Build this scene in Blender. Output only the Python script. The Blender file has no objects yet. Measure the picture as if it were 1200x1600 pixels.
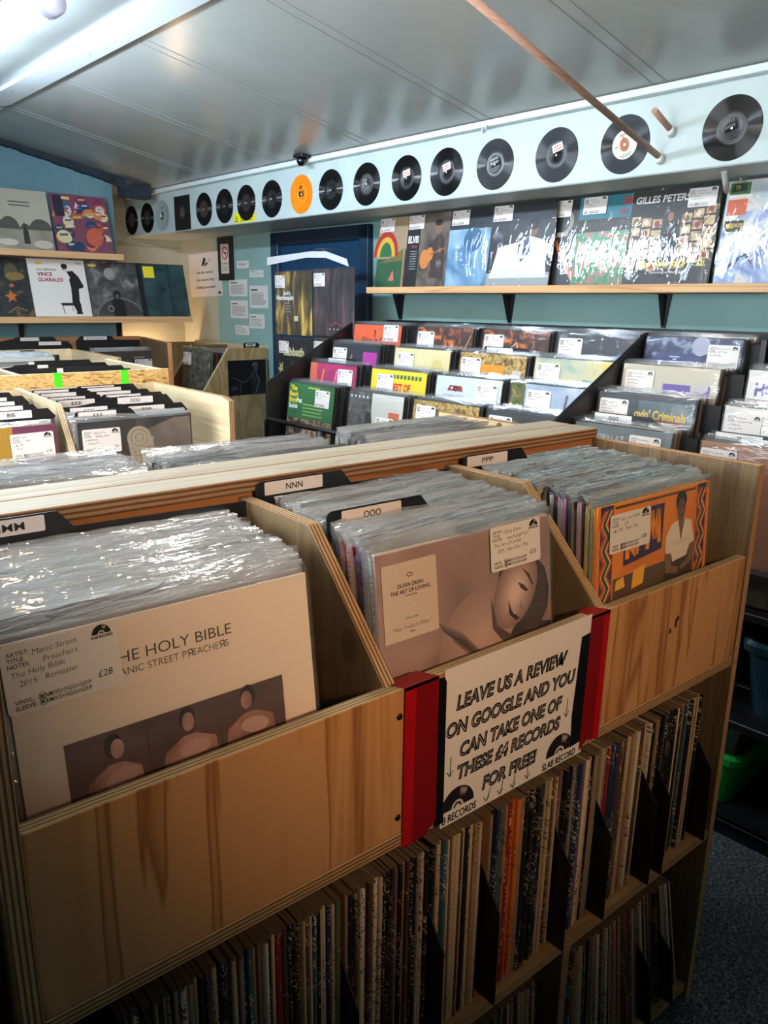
import bpy, math, random
from math import sin, cos, pi, radians, sqrt
from mathutils import Vector, Matrix

SC = bpy.context.scene
COL = SC.collection
H = 1.44                      # camera height above the floor; heights below are given relative to it
AR = 0.064                    # the room is turned by this angle against the bin units
random.seed(7)

# ------------------------------------------------------------------ camera
cam = bpy.data.cameras.new('camera')
cam.sensor_fit = 'VERTICAL'
cam.sensor_height = 32.0
cam.sensor_width = 24.0
cam.lens = 32.0 * 1206.66 / 1600.0
cam.clip_start = 0.02
cam_ob = bpy.data.objects.new('camera', cam)
COL.objects.link(cam_ob)
yaw, pit, rol = 0.682376, 0.262964, -0.0123981
fw = Vector((sin(yaw) * cos(pit), cos(yaw) * cos(pit), -sin(pit)))
r0 = Vector((cos(yaw), -sin(yaw), 0))
d0 = fw.cross(r0)
rt = r0 * cos(rol) + d0 * sin(rol)
dn = d0 * cos(rol) - r0 * sin(rol)
M = Matrix((rt, -dn, -fw)).transposed().to_4x4()
M.translation = Vector((0, 0, H))
cam_ob.matrix_world = M
SC.camera = cam_ob

# ------------------------------------------------------------------ colour management, world
SC.view_settings.view_transform = 'Standard'
SC.view_settings.look = 'None'
SC.view_settings.gamma = 1.0
SC.view_settings.exposure = 0.25
SC.view_settings.use_curve_mapping = False
SC.cycles.transparent_max_bounces = 96
SC.cycles.max_bounces = 10
w = bpy.data.worlds.new('world')
SC.world = w
w.use_nodes = True
w.node_tree.nodes['Background'].inputs[0].default_value = (0.5, 0.6, 0.75, 1)
w.node_tree.nodes['Background'].inputs[1].default_value = 0.05

# ------------------------------------------------------------------ lights
def rp(x, y, z):
    """room frame (turned by AR) to world, height relative to the camera"""
    return Vector((x * cos(AR) - y * sin(AR), x * sin(AR) + y * cos(AR), z + H))

def wp(x, y, z):
    return Vector((x, y, z + H))

def area(name, loc, target, sx, sy, power, col):
    l = bpy.data.lights.new(name, 'AREA')
    l.shape = 'RECTANGLE'
    l.size, l.size_y, l.energy, l.color = sx, sy, power, col
    o = bpy.data.objects.new(name, l)
    COL.objects.link(o)
    o.location = loc
    o.rotation_euler = (Vector(target) - Vector(loc)).to_track_quat('-Z', 'Y').to_euler()
    return o

def spot(name, loc, target, power, col, deg, blend, size=0.05):
    l = bpy.data.lights.new(name, 'SPOT')
    l.energy, l.color, l.spot_size, l.spot_blend, l.shadow_soft_size = power, col, radians(deg), blend, size
    o = bpy.data.objects.new(name, l)
    COL.objects.link(o)
    o.location = loc
    o.rotation_euler = (Vector(target) - Vector(loc)).to_track_quat('-Z', 'Y').to_euler()
    return o

COOL = (0.80, 0.91, 1.0)
NEUT = (1.0, 0.95, 0.88)
WARM = (1.0, 0.62, 0.34)
TUBE_EMIT = 130.0                         # glow of the ceiling batten's diffuser
TUBE_ADDED = 36.0  # glow of the second batten, added out of view
WINDOW_FILL = 21.0                        # glow of the added side window, a fill light
spot('added_warm_spot', rp(0.12, -0.90, 0.44), wp(0.86, 0.75, -0.12), 76, WARM, 54, 0.8, 0.06)  # added warm spot behind the camera, cone kept off the lower shelves
spot('added_warm_spot', rp(0.55, -0.9, 0.48), rp(2.3, 2.9, 0.0), 30, WARM, 44, 0.8, 0.04)  # second added warm spot, for coppery reflections on the rack

# ------------------------------------------------------------------ small helpers
def lin(c):
    return tuple(((v / 255.0) / 12.92 if v / 255.0 <= 0.04045 else ((v / 255.0 + 0.055) / 1.055) ** 2.4) for v in c)

def rgba(c):
    return (*lin(c), 1.0)

MATS = {}

def base_mat(name):
    m = bpy.data.materials.new(name)
    m.use_nodes = True
    nt = m.node_tree
    return m, nt, nt.nodes['Principled BSDF']

def plain(c, rough=0.5, metal=0.0, spec=0.5, name=None):
    key = ('p', tuple(c), rough, metal, spec)
    if key not in MATS:
        m, nt, b = base_mat(name or 'paint_%02x%02x%02x' % tuple(int(v) for v in c))
        b.inputs['Base Color'].default_value = rgba(c)
        b.inputs['Roughness'].default_value = rough
        b.inputs['Metallic'].default_value = metal
        b.inputs['Specular IOR Level'].default_value = spec
        MATS[key] = m
    return MATS[key]

def nd(nt, typ, **kw):
    n = nt.nodes.new(typ)
    for k, v in kw.items():
        if k.startswith('i_'):
            n.inputs[k[2:].replace('_', ' ')].default_value = v
        else:
            setattr(n, k, v)
    return n

def ramp(nt, stops, interp='LINEAR'):
    n = nt.nodes.new('ShaderNodeValToRGB')
    cr = n.color_ramp
    cr.interpolation = interp
    while len(cr.elements) < len(stops):
        cr.elements.new(0.5)
    for e, (p, c) in zip(cr.elements, stops):
        e.position = p
        e.color = rgba(c)
    return n

def wood(name, c_light, c_mid, c_dark, axis='Z', scale=14.0, rough=0.55, bump=0.15, streak=0.5):
    """plywood face: grain stretched along one axis"""
    if name in MATS:
        return MATS[name]
    m, nt, b = base_mat(name)
    L = nt.links.new
    tc = nd(nt, 'ShaderNodeTexCoord')
    oi = nd(nt, 'ShaderNodeObjectInfo')
    addv = nd(nt, 'ShaderNodeVectorMath', operation='ADD')
    L(tc.outputs['Object'], addv.inputs[0])
    mp = nd(nt, 'ShaderNodeMapping')
    s = [scale, scale, scale]
    s['XYZ'.index(axis)] = scale * 0.07
    mp.inputs['Scale'].default_value = s
    L(addv.outputs[0], mp.inputs['Vector'])
    n1 = nd(nt, 'ShaderNodeTexNoise', i_Scale=1.0, i_Detail=3.0, i_Distortion=0.5)
    L(mp.outputs[0], n1.inputs['Vector'])
    r1 = ramp(nt, [(0.28, c_mid), (0.40, c_light), (0.50, c_light), (0.535, c_dark), (0.565, c_mid), (0.64, c_light), (0.68, c_mid), (0.72, c_light)])
    L(n1.outputs['Fac'], r1.inputs['Fac'])
    mp2 = nd(nt, 'ShaderNodeMapping')
    s2 = [scale * 9] * 3
    s2['XYZ'.index(axis)] = scale * 0.35
    mp2.inputs['Scale'].default_value = s2
    L(addv.outputs[0], mp2.inputs['Vector'])
    n2 = nd(nt, 'ShaderNodeTexNoise', i_Scale=1.0, i_Detail=4.0)
    L(mp2.outputs[0], n2.inputs['Vector'])
    r2 = ramp(nt, [(0.38, c_mid), (0.62, c_light)])
    L(n2.outputs['Fac'], r2.inputs['Fac'])
    mx = nd(nt, 'ShaderNodeMix', data_type='RGBA')
    mx.inputs[0].default_value = 1 - streak
    L(r1.outputs['Color'], mx.inputs[6])
    L(r2.outputs['Color'], mx.inputs[7])
    L(mx.outputs[2], b.inputs['Base Color'])
    b.inputs['Roughness'].default_value = rough
    b.inputs['Specular IOR Level'].default_value = 0.35
    bp = nd(nt, 'ShaderNodeBump', i_Strength=bump, i_Distance=0.002)
    L(n2.outputs['Fac'], bp.inputs['Height'])
    L(bp.outputs[0], b.inputs['Normal'])
    MATS[name] = m
    return m

def ply_edge(name, axis, c1, c2, period=0.0052, rough=0.7):
    """stacked veneers seen on a plywood edge; axis is the panel's thickness"""
    if name in MATS:
        return MATS[name]
    m, nt, b = base_mat(name)
    L = nt.links.new
    tc = nd(nt, 'ShaderNodeTexCoord')
    sp = nd(nt, 'ShaderNodeSeparateXYZ')
    L(tc.outputs['Object'], sp.inputs[0])
    nz = nd(nt, 'ShaderNodeTexNoise', i_Scale=18.0, i_Detail=3.0)
    L(tc.outputs['Object'], nz.inputs['Vector'])
    mu = nd(nt, 'ShaderNodeMath', operation='MULTIPLY_ADD')
    L(sp.outputs[axis], mu.inputs[0])
    mu.inputs[1].default_value = 2 * pi / period
    ad = nd(nt, 'ShaderNodeMath', operation='MULTIPLY')
    L(nz.outputs['Fac'], ad.inputs[0])
    ad.inputs[1].default_value = 1.6
    L(ad.outputs[0], mu.inputs[2])
    sn = nd(nt, 'ShaderNodeMath', operation='SINE')
    L(mu.outputs[0], sn.inputs[0])
    md = nd(nt, 'ShaderNodeMath', operation='MULTIPLY_ADD')
    L(sn.outputs[0], md.inputs[0])
    md.inputs[1].default_value = 0.5
    md.inputs[2].default_value = 0.5
    r = ramp(nt, [(0.25, c2), (0.55, c1), (1.0, c1)])
    L(md.outputs[0], r.inputs['Fac'])
    n2 = nd(nt, 'ShaderNodeTexNoise', i_Scale=60.0, i_Detail=4.0)
    L(tc.outputs['Object'], n2.inputs['Vector'])
    mx = nd(nt, 'ShaderNodeMix', data_type='RGBA', blend_type='MULTIPLY')
    mx.inputs[0].default_value = 0.35
    L(r.outputs['Color'], mx.inputs[6])
    L(n2.outputs['Fac'], mx.inputs[7])
    L(mx.outputs[2], b.inputs['Base Color'])
    b.inputs['Roughness'].default_value = rough
    MATS[name] = m
    return m

def mottle(name, stops, scale=20.0, detail=5.0, rough=0.4, stretch=(1, 1, 1), dist=0.8, interp='LINEAR', spec=0.5, bump=0.0):
    """blotchy print or surface: noise through a colour ramp"""
    if name in MATS:
        return MATS[name]
    m, nt, b = base_mat(name)
    L = nt.links.new
    tc = nd(nt, 'ShaderNodeTexCoord')
    mp = nd(nt, 'ShaderNodeMapping')
    mp.inputs['Scale'].default_value = [scale * s for s in stretch]
    L(tc.outputs['Object'], mp.inputs['Vector'])
    n = nd(nt, 'ShaderNodeTexNoise', i_Scale=1.0, i_Detail=detail, i_Distortion=dist)
    L(mp.outputs[0], n.inputs['Vector'])
    r = ramp(nt, stops, interp)
    L(n.outputs['Fac'], r.inputs['Fac'])
    L(r.outputs['Color'], b.inputs['Base Color'])
    b.inputs['Roughness'].default_value = rough
    b.inputs['Specular IOR Level'].default_value = spec
    if bump:
        bp = nd(nt, 'ShaderNodeBump', i_Strength=bump, i_Distance=0.004)
        L(n.outputs['Fac'], bp.inputs['Height'])
        L(bp.outputs[0], b.inputs['Normal'])
    MATS[name] = m
    return m

def emit(name, c, strength):
    m = bpy.data.materials.new(name)
    m.use_nodes = True
    nt = m.node_tree
    nt.nodes.clear()
    e = nd(nt, 'ShaderNodeEmission')
    e.inputs[0].default_value = (*c, 1)
    e.inputs[1].default_value = strength
    o = nd(nt, 'ShaderNodeOutputMaterial')
    nt.links.new(e.outputs[0], o.inputs[0])
    return m

def film_mat(name, milk=0.05, gloss=0.10, rough=0.10, tint=(236, 240, 243), bump=0.6, bscale=45.0, stretch=(0.35, 1, 1)):
    """thin clear plastic: mostly see-through, a sheen that grows at a glance, creases in its bump"""
    m = bpy.data.materials.new(name)
    m.use_nodes = True
    nt = m.node_tree
    nt.nodes.clear()
    L = nt.links.new
    tc = nd(nt, 'ShaderNodeTexCoord')
    mp = nd(nt, 'ShaderNodeMapping')
    mp.inputs['Scale'].default_value = stretch
    L(tc.outputs['Object'], mp.inputs['Vector'])
    n = nd(nt, 'ShaderNodeTexNoise', i_Scale=bscale, i_Detail=3.0, i_Distortion=1.2)
    L(mp.outputs[0], n.inputs['Vector'])
    bp = nd(nt, 'ShaderNodeBump', i_Strength=bump, i_Distance=0.006)
    L(n.outputs['Fac'], bp.inputs['Height'])
    tr = nd(nt, 'ShaderNodeBsdfTransparent')
    tr.inputs[0].default_value = (0.97, 0.975, 0.98, 1)
    gl = nd(nt, 'ShaderNodeBsdfGlossy')
    gl.inputs['Color'].default_value = (1, 1, 1, 1)
    gl.inputs['Roughness'].default_value = rough
    L(bp.outputs[0], gl.inputs['Normal'])
    df = nd(nt, 'ShaderNodeBsdfDiffuse')
    df.inputs[0].default_value = rgba(tint)
    m1 = nd(nt, 'ShaderNodeMixShader')
    m1.inputs[0].default_value = milk
    L(tr.outputs[0], m1.inputs[1])
    L(df.outputs[0], m1.inputs[2])
    fr = nd(nt, 'ShaderNodeFresnel', i_IOR=1.45)
    L(bp.outputs[0], fr.inputs['Normal'])
    mu = nd(nt, 'ShaderNodeMath', operation='MULTIPLY_ADD', use_clamp=True)
    L(fr.outputs[0], mu.inputs[0])
    mu.inputs[1].default_value = 0.7
    mu.inputs[2].default_value = gloss
    m2 = nd(nt, 'ShaderNodeMixShader')
    L(mu.outputs[0], m2.inputs[0])
    L(m1.outputs[0], m2.inputs[1])
    L(gl.outputs[0], m2.inputs[2])
    o = nd(nt, 'ShaderNodeOutputMaterial')
    L(m2.outputs[0], o.inputs[0])
    return m

# ------------------------------------------------------------------ mesh builder
class MB:
    def __init__(s):
        s.v, s.f, s.m, s.mats, s.sm = [], [], [], [], []

    def mi(s, mat):
        if mat not in s.mats:
            s.mats.append(mat)
        return s.mats.index(mat)

    def face(s, pts, mat, smooth=False):
        i = len(s.v)
        s.v += [tuple(p) for p in pts]
        s.f.append(tuple(range(i, i + len(pts))))
        s.m.append(s.mi(mat))
        s.sm.append(smooth)

    def box(s, x0, x1, y0, y1, z0, z1, mat, mx=None, my=None, mz=None):
        i = len(s.v)
        s.v += [(x0, y0, z0), (x1, y0, z0), (x1, y1, z0), (x0, y1, z0), (x0, y0, z1), (x1, y0, z1), (x1, y1, z1), (x0, y1, z1)]
        fs = [((0, 3, 2, 1), mz), ((4, 5, 6, 7), mz), ((0, 1, 5, 4), my), ((2, 3, 7, 6), my), ((0, 4, 7, 3), mx), ((1, 2, 6, 5), mx)]
        for q, mm in fs:
            s.f.append(tuple(i + k for k in q))
            s.m.append(s.mi(mm or mat))
            s.sm.append(False)

    def prism(s, prof, axis, a0, a1, mcap, mside):
        """profile of 2-D points swept along an axis; axis 'X' uses (y,z), 'Y' uses (x,z), 'Z' uses (x,y)"""
        def P(u, v, a):
            return {'X': (a, u, v), 'Y': (u, a, v), 'Z': (u, v, a)}[axis]
        i = len(s.v)
        n = len(prof)
        s.v += [P(u, v, a0) for u, v in prof] + [P(u, v, a1) for u, v in prof]
        s.f.append(tuple(i + k for k in range(n)))
        s.f.append(tuple(i + n + k for k in reversed(range(n))))
        s.m += [s.mi(mcap)] * 2
        s.sm += [False] * 2
        for k in range(n):
            k2 = (k + 1) % n
            s.f.append((i + k, i + n + k, i + n + k2, i + k2))
            s.m.append(s.mi(mside))
            s.sm.append(False)

    def lathe(s, prof, seg, mats, cx=0, cy=0, cz=0):
        """prof: (r, z) with mats one per band"""
        i = len(s.v)
        n = len(prof)
        for k in range(seg):
            a = 2 * pi * k / seg
            s.v += [(cx + r * cos(a), cy + r * sin(a), cz + z) for r, z in prof]
        for k in range(seg):
            k2 = (k + 1) % seg
            for j in range(n - 1):
                s.f.append((i + k * n + j, i + k2 * n + j, i + k2 * n + j + 1, i + k * n + j + 1))
                s.m.append(s.mi(mats[j] if isinstance(mats, list) else mats))
                s.sm.append(True)

    def tube(s, pts, r, mat, seg=10):
        i = len(s.v)
        pts = [Vector(p) for p in pts]
        for k, p in enumerate(pts):
            d = (pts[min(k + 1, len(pts) - 1)] - pts[max(k - 1, 0)]).normalized()
            u = d.orthogonal().normalized() if k == 0 else (u - d * u.dot(d)).normalized()
            v = d.cross(u)
            for q in range(seg):
                a = 2 * pi * q / seg
                s.v.append(tuple(p + u * (r * cos(a)) + v * (r * sin(a))))
        for k in range(len(pts) - 1):
            for q in range(seg):
                q2 = (q + 1) % seg
                s.f.append((i + k * seg + q, i + k * seg + q2, i + (k + 1) * seg + q2, i + (k + 1) * seg + q))
                s.m.append(s.mi(mat))
                s.sm.append(True)
        for b in (0, len(pts) - 1):
            f = [i + b * seg + q for q in range(seg)]
            s.f.append(tuple(f if b else reversed(f)))
            s.m.append(s.mi(mat))
            s.sm.append(False)

    def mesh(s, name):
        me = bpy.data.meshes.new(name)
        me.from_pydata(s.v, [], s.f)
        for m in s.mats:
            me.materials.append(m)
        me.polygons.foreach_set('material_index', s.m)
        me.polygons.foreach_set('use_smooth', s.sm)
        me.update()
        return me

    def build(s, name, parent=None, loc=None, rot=None, bevel=0.0):
        return put(name, s.mesh(name), parent, loc, rot, bevel)

def put(name, me, parent=None, loc=None, rot=None, bevel=0.0):
    o = bpy.data.objects.new(name, me)
    COL.objects.link(o)
    if parent is not None:
        o.parent = parent
    if loc is not None:
        o.location = loc
    if rot is not None:
        o.rotation_euler = rot
    if bevel:
        b = o.modifiers.new('bevel', 'BEVEL')
        b.width = bevel
        b.segments = 1
        b.limit_method = 'ANGLE'
    return o

def tag(o, label, cat, group=None):
    o['label'] = label
    o['category'] = cat
    if group:
        o['group'] = group
    return o

def empty(name, loc, rot=(0, 0, 0)):
    o = bpy.data.objects.new(name, None)
    COL.objects.link(o)
    o.location = loc
    o.rotation_euler = rot
    o.empty_display_size = 0.1
    return o

def structure(o):
    o['kind'] = 'structure'
    return o

# ------------------------------------------------------------------ lettering
TEXT = {}

def text_polys(s, italic=0.0, bold=0.0):
    key = (s, italic, bold)
    if key not in TEXT:
        cu = bpy.data.curves.new('lettering', 'FONT')
        cu.body = s
        cu.size = 1.0
        cu.shear = italic
        cu.offset = bold
        cu.resolution_u = 3
        cu.fill_mode = 'FRONT'
        ob = bpy.data.objects.new('lettering', cu)
        COL.objects.link(ob)
        bpy.context.view_layer.update()
        dg = bpy.context.evaluated_depsgraph_get()
        me = bpy.data.meshes.new_from_object(ob.evaluated_get(dg))
        vs = [(v.co.x, v.co.y) for v in me.vertices]
        fs = [tuple(p.vertices) for p in me.polygons]
        bpy.data.objects.remove(ob)
        bpy.data.curves.remove(cu)
        bpy.data.meshes.remove(me)
        if not vs:
            vs, fs = [(0, 0), (0.01, 0), (0, 0.01)], []
        TEXT[key] = (vs, fs)
    return TEXT[key]

class Art:
    """flat print built up in thin layers on the plane y = y0 (facing -y); x to the right, z up"""
    def __init__(s, y0=0.0, dy=3e-5):
        s.b = MB()
        s.y = y0
        s.dy = dy

    def col(s, c):
        return c if not isinstance(c, tuple) else plain(c, 0.45)

    def up(s):
        s.y -= s.dy

    def poly(s, pts, c):
        s.up()
        a = sum(p[0] * q[1] - q[0] * p[1] for p, q in zip(pts, pts[1:] + pts[:1]))
        if a < 0:
            pts = pts[::-1]
        s.b.face([(x, s.y, z) for x, z in pts], s.col(c))

    def rect(s, x0, z0, x1, z1, c):
        s.poly([(x0, z0), (x1, z0), (x1, z1), (x0, z1)], c)

    def rrect(s, x0, z0, x1, z1, r, c):
        pts = []
        for cx, cz, a0 in ((x1 - r, z0 + r, -pi / 2), (x1 - r, z1 - r, 0), (x0 + r, z1 - r, pi / 2), (x0 + r, z0 + r, pi)):
            pts += [(cx + r * cos(a0 + k * pi / 8), cz + r * sin(a0 + k * pi / 8)) for k in range(5)]
        s.poly(pts, c)

    def ell(s, cx, cz, rx, rz, c, a0=0, a1=2 * pi, n=24, tilt=0):
        full = abs(a1 - a0 - 2 * pi) < 1e-6
        pts = []
        for k in range(n if full else n + 1):
            a = a0 + (a1 - a0) * k / n
            u, v = rx * cos(a), rz * sin(a)
            pts.append((cx + u * cos(tilt) - v * sin(tilt), cz + u * sin(tilt) + v * cos(tilt)))
        s.poly(pts, c)

    def ring(s, cx, cz, r0, r1, c, a0=0, a1=2 * pi, n=28):
        s.up()
        for k in range(n):
            a, b = a0 + (a1 - a0) * k / n, a0 + (a1 - a0) * (k + 1) / n
            s.b.face([(cx + r * cos(t), s.y, cz + r * sin(t)) for r, t in ((r0, a), (r1, a), (r1, b), (r0, b))], s.col(c))

    def line(s, pts, wd, c):
        s.up()
        for (x0, z0), (x1, z1) in zip(pts, pts[1:]):
            d = sqrt((x1 - x0) ** 2 + (z1 - z0) ** 2) or 1e-9
            nx, nz = -(z1 - z0) / d * wd / 2, (x1 - x0) / d * wd / 2
            s.b.face([(x0 - nx, s.y, z0 - nz), (x1 - nx, s.y, z1 - nz), (x1 + nx, s.y, z1 + nz), (x0 + nx, s.y, z0 + nz)], s.col(c))

    def text(s, t, x, z, h, c, width=None, align='l', italic=0.0, bold=0.0, tilt=0.0, wmax=None):
        """baseline start (x, z), cap height h; width stretches to that length"""
        vs, fs = text_polys(t, italic, bold)
        x0, x1 = min(v[0] for v in vs), max(v[0] for v in vs)
        sz = h / 0.70
        sx = sz
        wd = (x1 - x0) * sz
        if width:
            sx = sz * width / wd
            wd = width
        elif wmax and wd > wmax:
            sx = sz * wmax / wd
            wd = wmax
        off = {'l': 0, 'c': -wd / 2, 'r': -wd}[align]
        s.up()
        i = len(s.b.v)
        for u, v in vs:
            a, b = (u - x0) * sx + off, v * sz
            s.b.v.append((x + a * cos(tilt) - b * sin(tilt), s.y, z + a * sin(tilt) + b * cos(tilt)))
        mi = s.b.mi(s.col(c))
        for f in fs:
            s.b.f.append(tuple(i + k for k in f))
            s.b.m.append(mi)
            s.b.sm.append(False)

    def scrawl(s, x, z, wd, h, c, rnd, lw=0.0006, tilt=0.0):
        """a line of unreadable handwriting"""
        pts, u = [], 0.0
        while u < wd:
            pts.append((x + u * cos(tilt), z + u * sin(tilt) + h * rnd.uniform(-0.5, 0.6)))
            u += h * rnd.uniform(0.18, 0.45)
        if len(pts) > 1:
            s.line(pts, lw, c)

    def build(s, name, parent, loc=(0, 0, 0), rot=None):
        return s.b.build(name, parent, loc, rot)

def soft(a, cx, cz, rx, rz, c_out, c_in, n=9, tilt=0.0, a0=0, a1=2 * pi):
    for q in range(n):
        f = q / (n - 1)
        k = 1.0 - 0.75 * f
        a.ell(cx, cz, rx * k, rz * k, tuple(int(u + (v - u) * f) for u, v in zip(c_out, c_in)), a0, a1, 26, tilt)

def shop_logo(a, x, z, r, ink=(20, 18, 20), paper=(225, 220, 216), words=True):
    """the shop's mark: upper half of a disc with light glints over its lettering; (x, z) is the middle of its flat side"""
    a.ell(x, z, r, r, ink, 0, pi, 22)
    a.ell(x, z, r * 0.36, r * 0.36, paper, 0, pi, 14)
    a.ell(x, z, r * 0.24, r * 0.24, ink, 0, pi, 12)
    a.ell(x, z, r * 0.09, r * 0.09, paper, 0, pi, 8)
    for k in range(7):
        t = radians(52 + k * 4.2)
        r0, r1 = r * (0.50 + 0.05 * (k % 2)), r * (0.93 - 0.05 * ((k + 1) % 3))
        d = radians(1.3)
        a.poly([(x + r0 * cos(t), z + r0 * sin(t)), (x + r1 * cos(t - d), z + r1 * sin(t - d)), (x + r1 * cos(t + d), z + r1 * sin(t + d))], paper)
    if words:
        a.text('SLAB RECORDS', x, z - r * 0.42, r * 0.30, ink, width=r * 2.3, align='c', bold=0.02)

INK = (22, 20, 24)
PEN = (70, 62, 66)
PAPER = (222, 216, 212)

def price_sticker(parent, x0, z0, wd, ht, y, rows, price, seed=0, tilt=0.0, full=True):
    """printed shop sticker: field names, handwriting, grading lines, price, shop mark; lower-left corner (x0, z0)"""
    rnd = random.Random(seed)
    a = Art(y)
    a.rrect(0, 0, wd, ht, ht * 0.07, PAPER)
    lh = ht * 0.062
    for k, t in enumerate(('ARTIST:', 'TITLE:', 'NOTES:')):
        if full:
            a.text(t, wd * 0.05, ht * (0.84 - 0.085 * k), lh, INK, bold=0.01)
        else:
            a.rect(wd * 0.05, ht * (0.84 - 0.085 * k), wd * 0.20, ht * (0.88 - 0.085 * k), INK)
    for k, t in enumerate(rows):
        xx = wd * (0.26 if k == 0 else (0.34 if k == 1 else 0.07 + 0.05 * (k - 2)))
        zz = ht * (0.80 - 0.135 * k)
        if t:
            a.text(t, xx, zz, ht * 0.085, PEN, italic=0.18, bold=-0.008, tilt=0.03, wmax=wd * (0.78 if k > 1 else 0.46))
        else:
            a.scrawl(xx, zz + ht * 0.03, wd * rnd.uniform(0.3, 0.45), ht * 0.08, PEN, rnd, ht * 0.012)
    for k, t in enumerate(('VINYL:', 'SLEEVE:')):
        zz = ht * (0.15 - 0.085 * k)
        if full:
            a.text(t, wd * 0.06, zz, lh, INK, bold=0.01)
            a.text('M/NM/VG+/VG/G+/G/F/P', wd * 0.27, zz, lh, INK, width=wd * 0.44, bold=0.01)
            a.ring(wd * 0.29, zz + lh * 0.5, lh * 0.75, lh * 0.9, PEN)
        else:
            a.rect(wd * 0.06, zz, wd * 0.2, zz + ht * 0.04, INK)
            for q in range(8):
                a.rect(wd * (0.27 + 0.055 * q), zz, wd * (0.31 + 0.055 * q), zz + ht * 0.04, INK)
    if price:
        a.text(price, wd * 0.78, ht * 0.20, ht * 0.10, INK, wmax=wd * 0.2, italic=0.1)
    o = a.build('price_sticker', parent, (x0, 0, z0), (0, -tilt, 0))
    o['label'] = 'white handwritten price sticker'
    g = Art(a.y)
    shop_logo(g, wd * 0.86, ht * 0.84, wd * 0.085, words=full)
    g.build('shop_mark', o)
    return o

# ================================================================== THE SETTING
ROOM = dict(loc=(0, 0, H), rot=(0, 0, AR))
TEAL = mottle('teal_wall_paint', [(0.3, (130, 166, 162)), (0.7, (142, 178, 174))], 3.0, 3, 0.5, spec=0.3)
BLUE = mottle('blue_wall_paint', [(0.3, (96, 132, 146)), (0.7, (110, 146, 158))], 3.0, 3, 0.5, spec=0.3)
CREAM = mottle('cream_wall_paint', [(0.3, (176, 176, 158)), (0.7, (190, 188, 170))], 2.0, 3, 0.35)
WHITEP = mottle('pale_fascia_paint', [(0.3, (174, 190, 190)), (0.7, (184, 200, 199))], 4.0, 3, 0.4)
CEIL = mottle('grey_ceiling_paint', [(0.3, (146, 150, 147)), (0.7, (158, 162, 159))], 2.0, 3, 0.24, stretch=(1, 1, 1), spec=0.55)
CARPET = mottle('charcoal_carpet', [(0.35, (48, 49, 51)), (0.55, (92, 94, 97)), (0.75, (156, 158, 162))], 170.0, 5, 0.95, spec=0.1, bump=0.6)
BLACK = plain((16, 16, 18), 0.45)
BLACKM = plain((10, 10, 12), 0.6)

def rbox(name, x0, x1, y0, y1, z0, z1, mat, **k):
    b = MB()
    b.box(x0, x1, y0, y1, z0, z1, mat, **k)
    return b.build(name, None, **ROOM)

structure(rbox('floor', -0.7, 2.9, -2.3, 5.3, -H - 0.1, -H, CARPET))
structure(rbox('wall_right', 2.77, 2.87, -2.3, 4.63, -H, 0.75, TEAL))
b = MB()
b.box(2.77, 2.87, 4.63, 5.2, -H, 0.75, CREAM)
b.box(1.6, 2.87, 5.10, 5.2, -H, 0.85, CREAM)
for zz in (-0.09, 0.13, 0.35):
    b.box(2.10, 2.77, 5.097, 5.10, zz, zz + 0.004, plain((150, 150, 136), 0.6))
structure(b.build('wall_recess', None, **ROOM))
structure(rbox('wall_back', -0.7, 2.09, 4.62, 4.72, -H, 0.9, BLUE))
structure(rbox('wall_left', -0.7, -0.6, -2.3, 5.3, -H, 0.62, BLUE))
structure(rbox('wall_front', -0.7, 2.87, -2.3, -2.2, -H, 0.9, CREAM))

b = MB()
b.prism([(2.90, 0.555), (1.26, 0.850), (-0.7, 0.497), (-0.7, 0.56), (1.26, 0.92), (2.90, 0.62)], 'Y', -2.3, 5.3, CEIL, CEIL)
structure(b.build('ceiling', None, **ROOM))

# ridge beam, chipped white paint on its underside
CHIP = mottle('chipped_beam_paint', [(0.60, (206, 214, 216)), (0.69, (206, 214, 216)), (0.71, (92, 98, 100)), (0.8, (86, 92, 96))], 9.0, 6, 0.4, stretch=(1, 0.45, 1), interp='LINEAR')
structure(rbox('trim_1', 1.205, 1.31, -2.2, 4.62, 0.822, 0.90, CHIP))
structure(rbox('trim_2', 1.165, 1.205, -2.2, 4.62, 0.838, 0.88, plain((150, 165, 176), 0.5)))

# flat cover strips over the ceiling joints
k = 3
for yy in (-0.6, 0.05, 0.70, 1.345, 2.03, 2.67, 3.32, 3.96):
    b = MB()
    for dy in (-0.022, 0.022):
        b.prism([(1.34, 0.8359 - 0.0018), (2.40, 0.6453 - 0.0018), (2.40, 0.6453 + 0.004), (1.34, 0.8359 + 0.004)], 'Y', yy + dy - 0.0022, yy + dy + 0.0022, plain((140, 146, 145), 0.4), plain((140, 146, 145), 0.4))
    structure(b.build('trim_%d' % k, None, **ROOM))
    k += 1

# boxed fascia along the eaves, its cornice
b = MB()
b.box(2.385, 2.77, -2.2, 5.10, 0.401, 0.66, WHITEP, mz=plain((168, 176, 172), 0.5))
structure(b.build('trim_%d' % k, None, bevel=0.004, **ROOM))
b = MB()
b.box(2.352, 2.386, -2.2, 5.02, 0.628, 0.650, plain((206, 216, 216), 0.35))
structure(b.build('trim_%d' % (k + 1), None, bevel=0.002, **ROOM))
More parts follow.
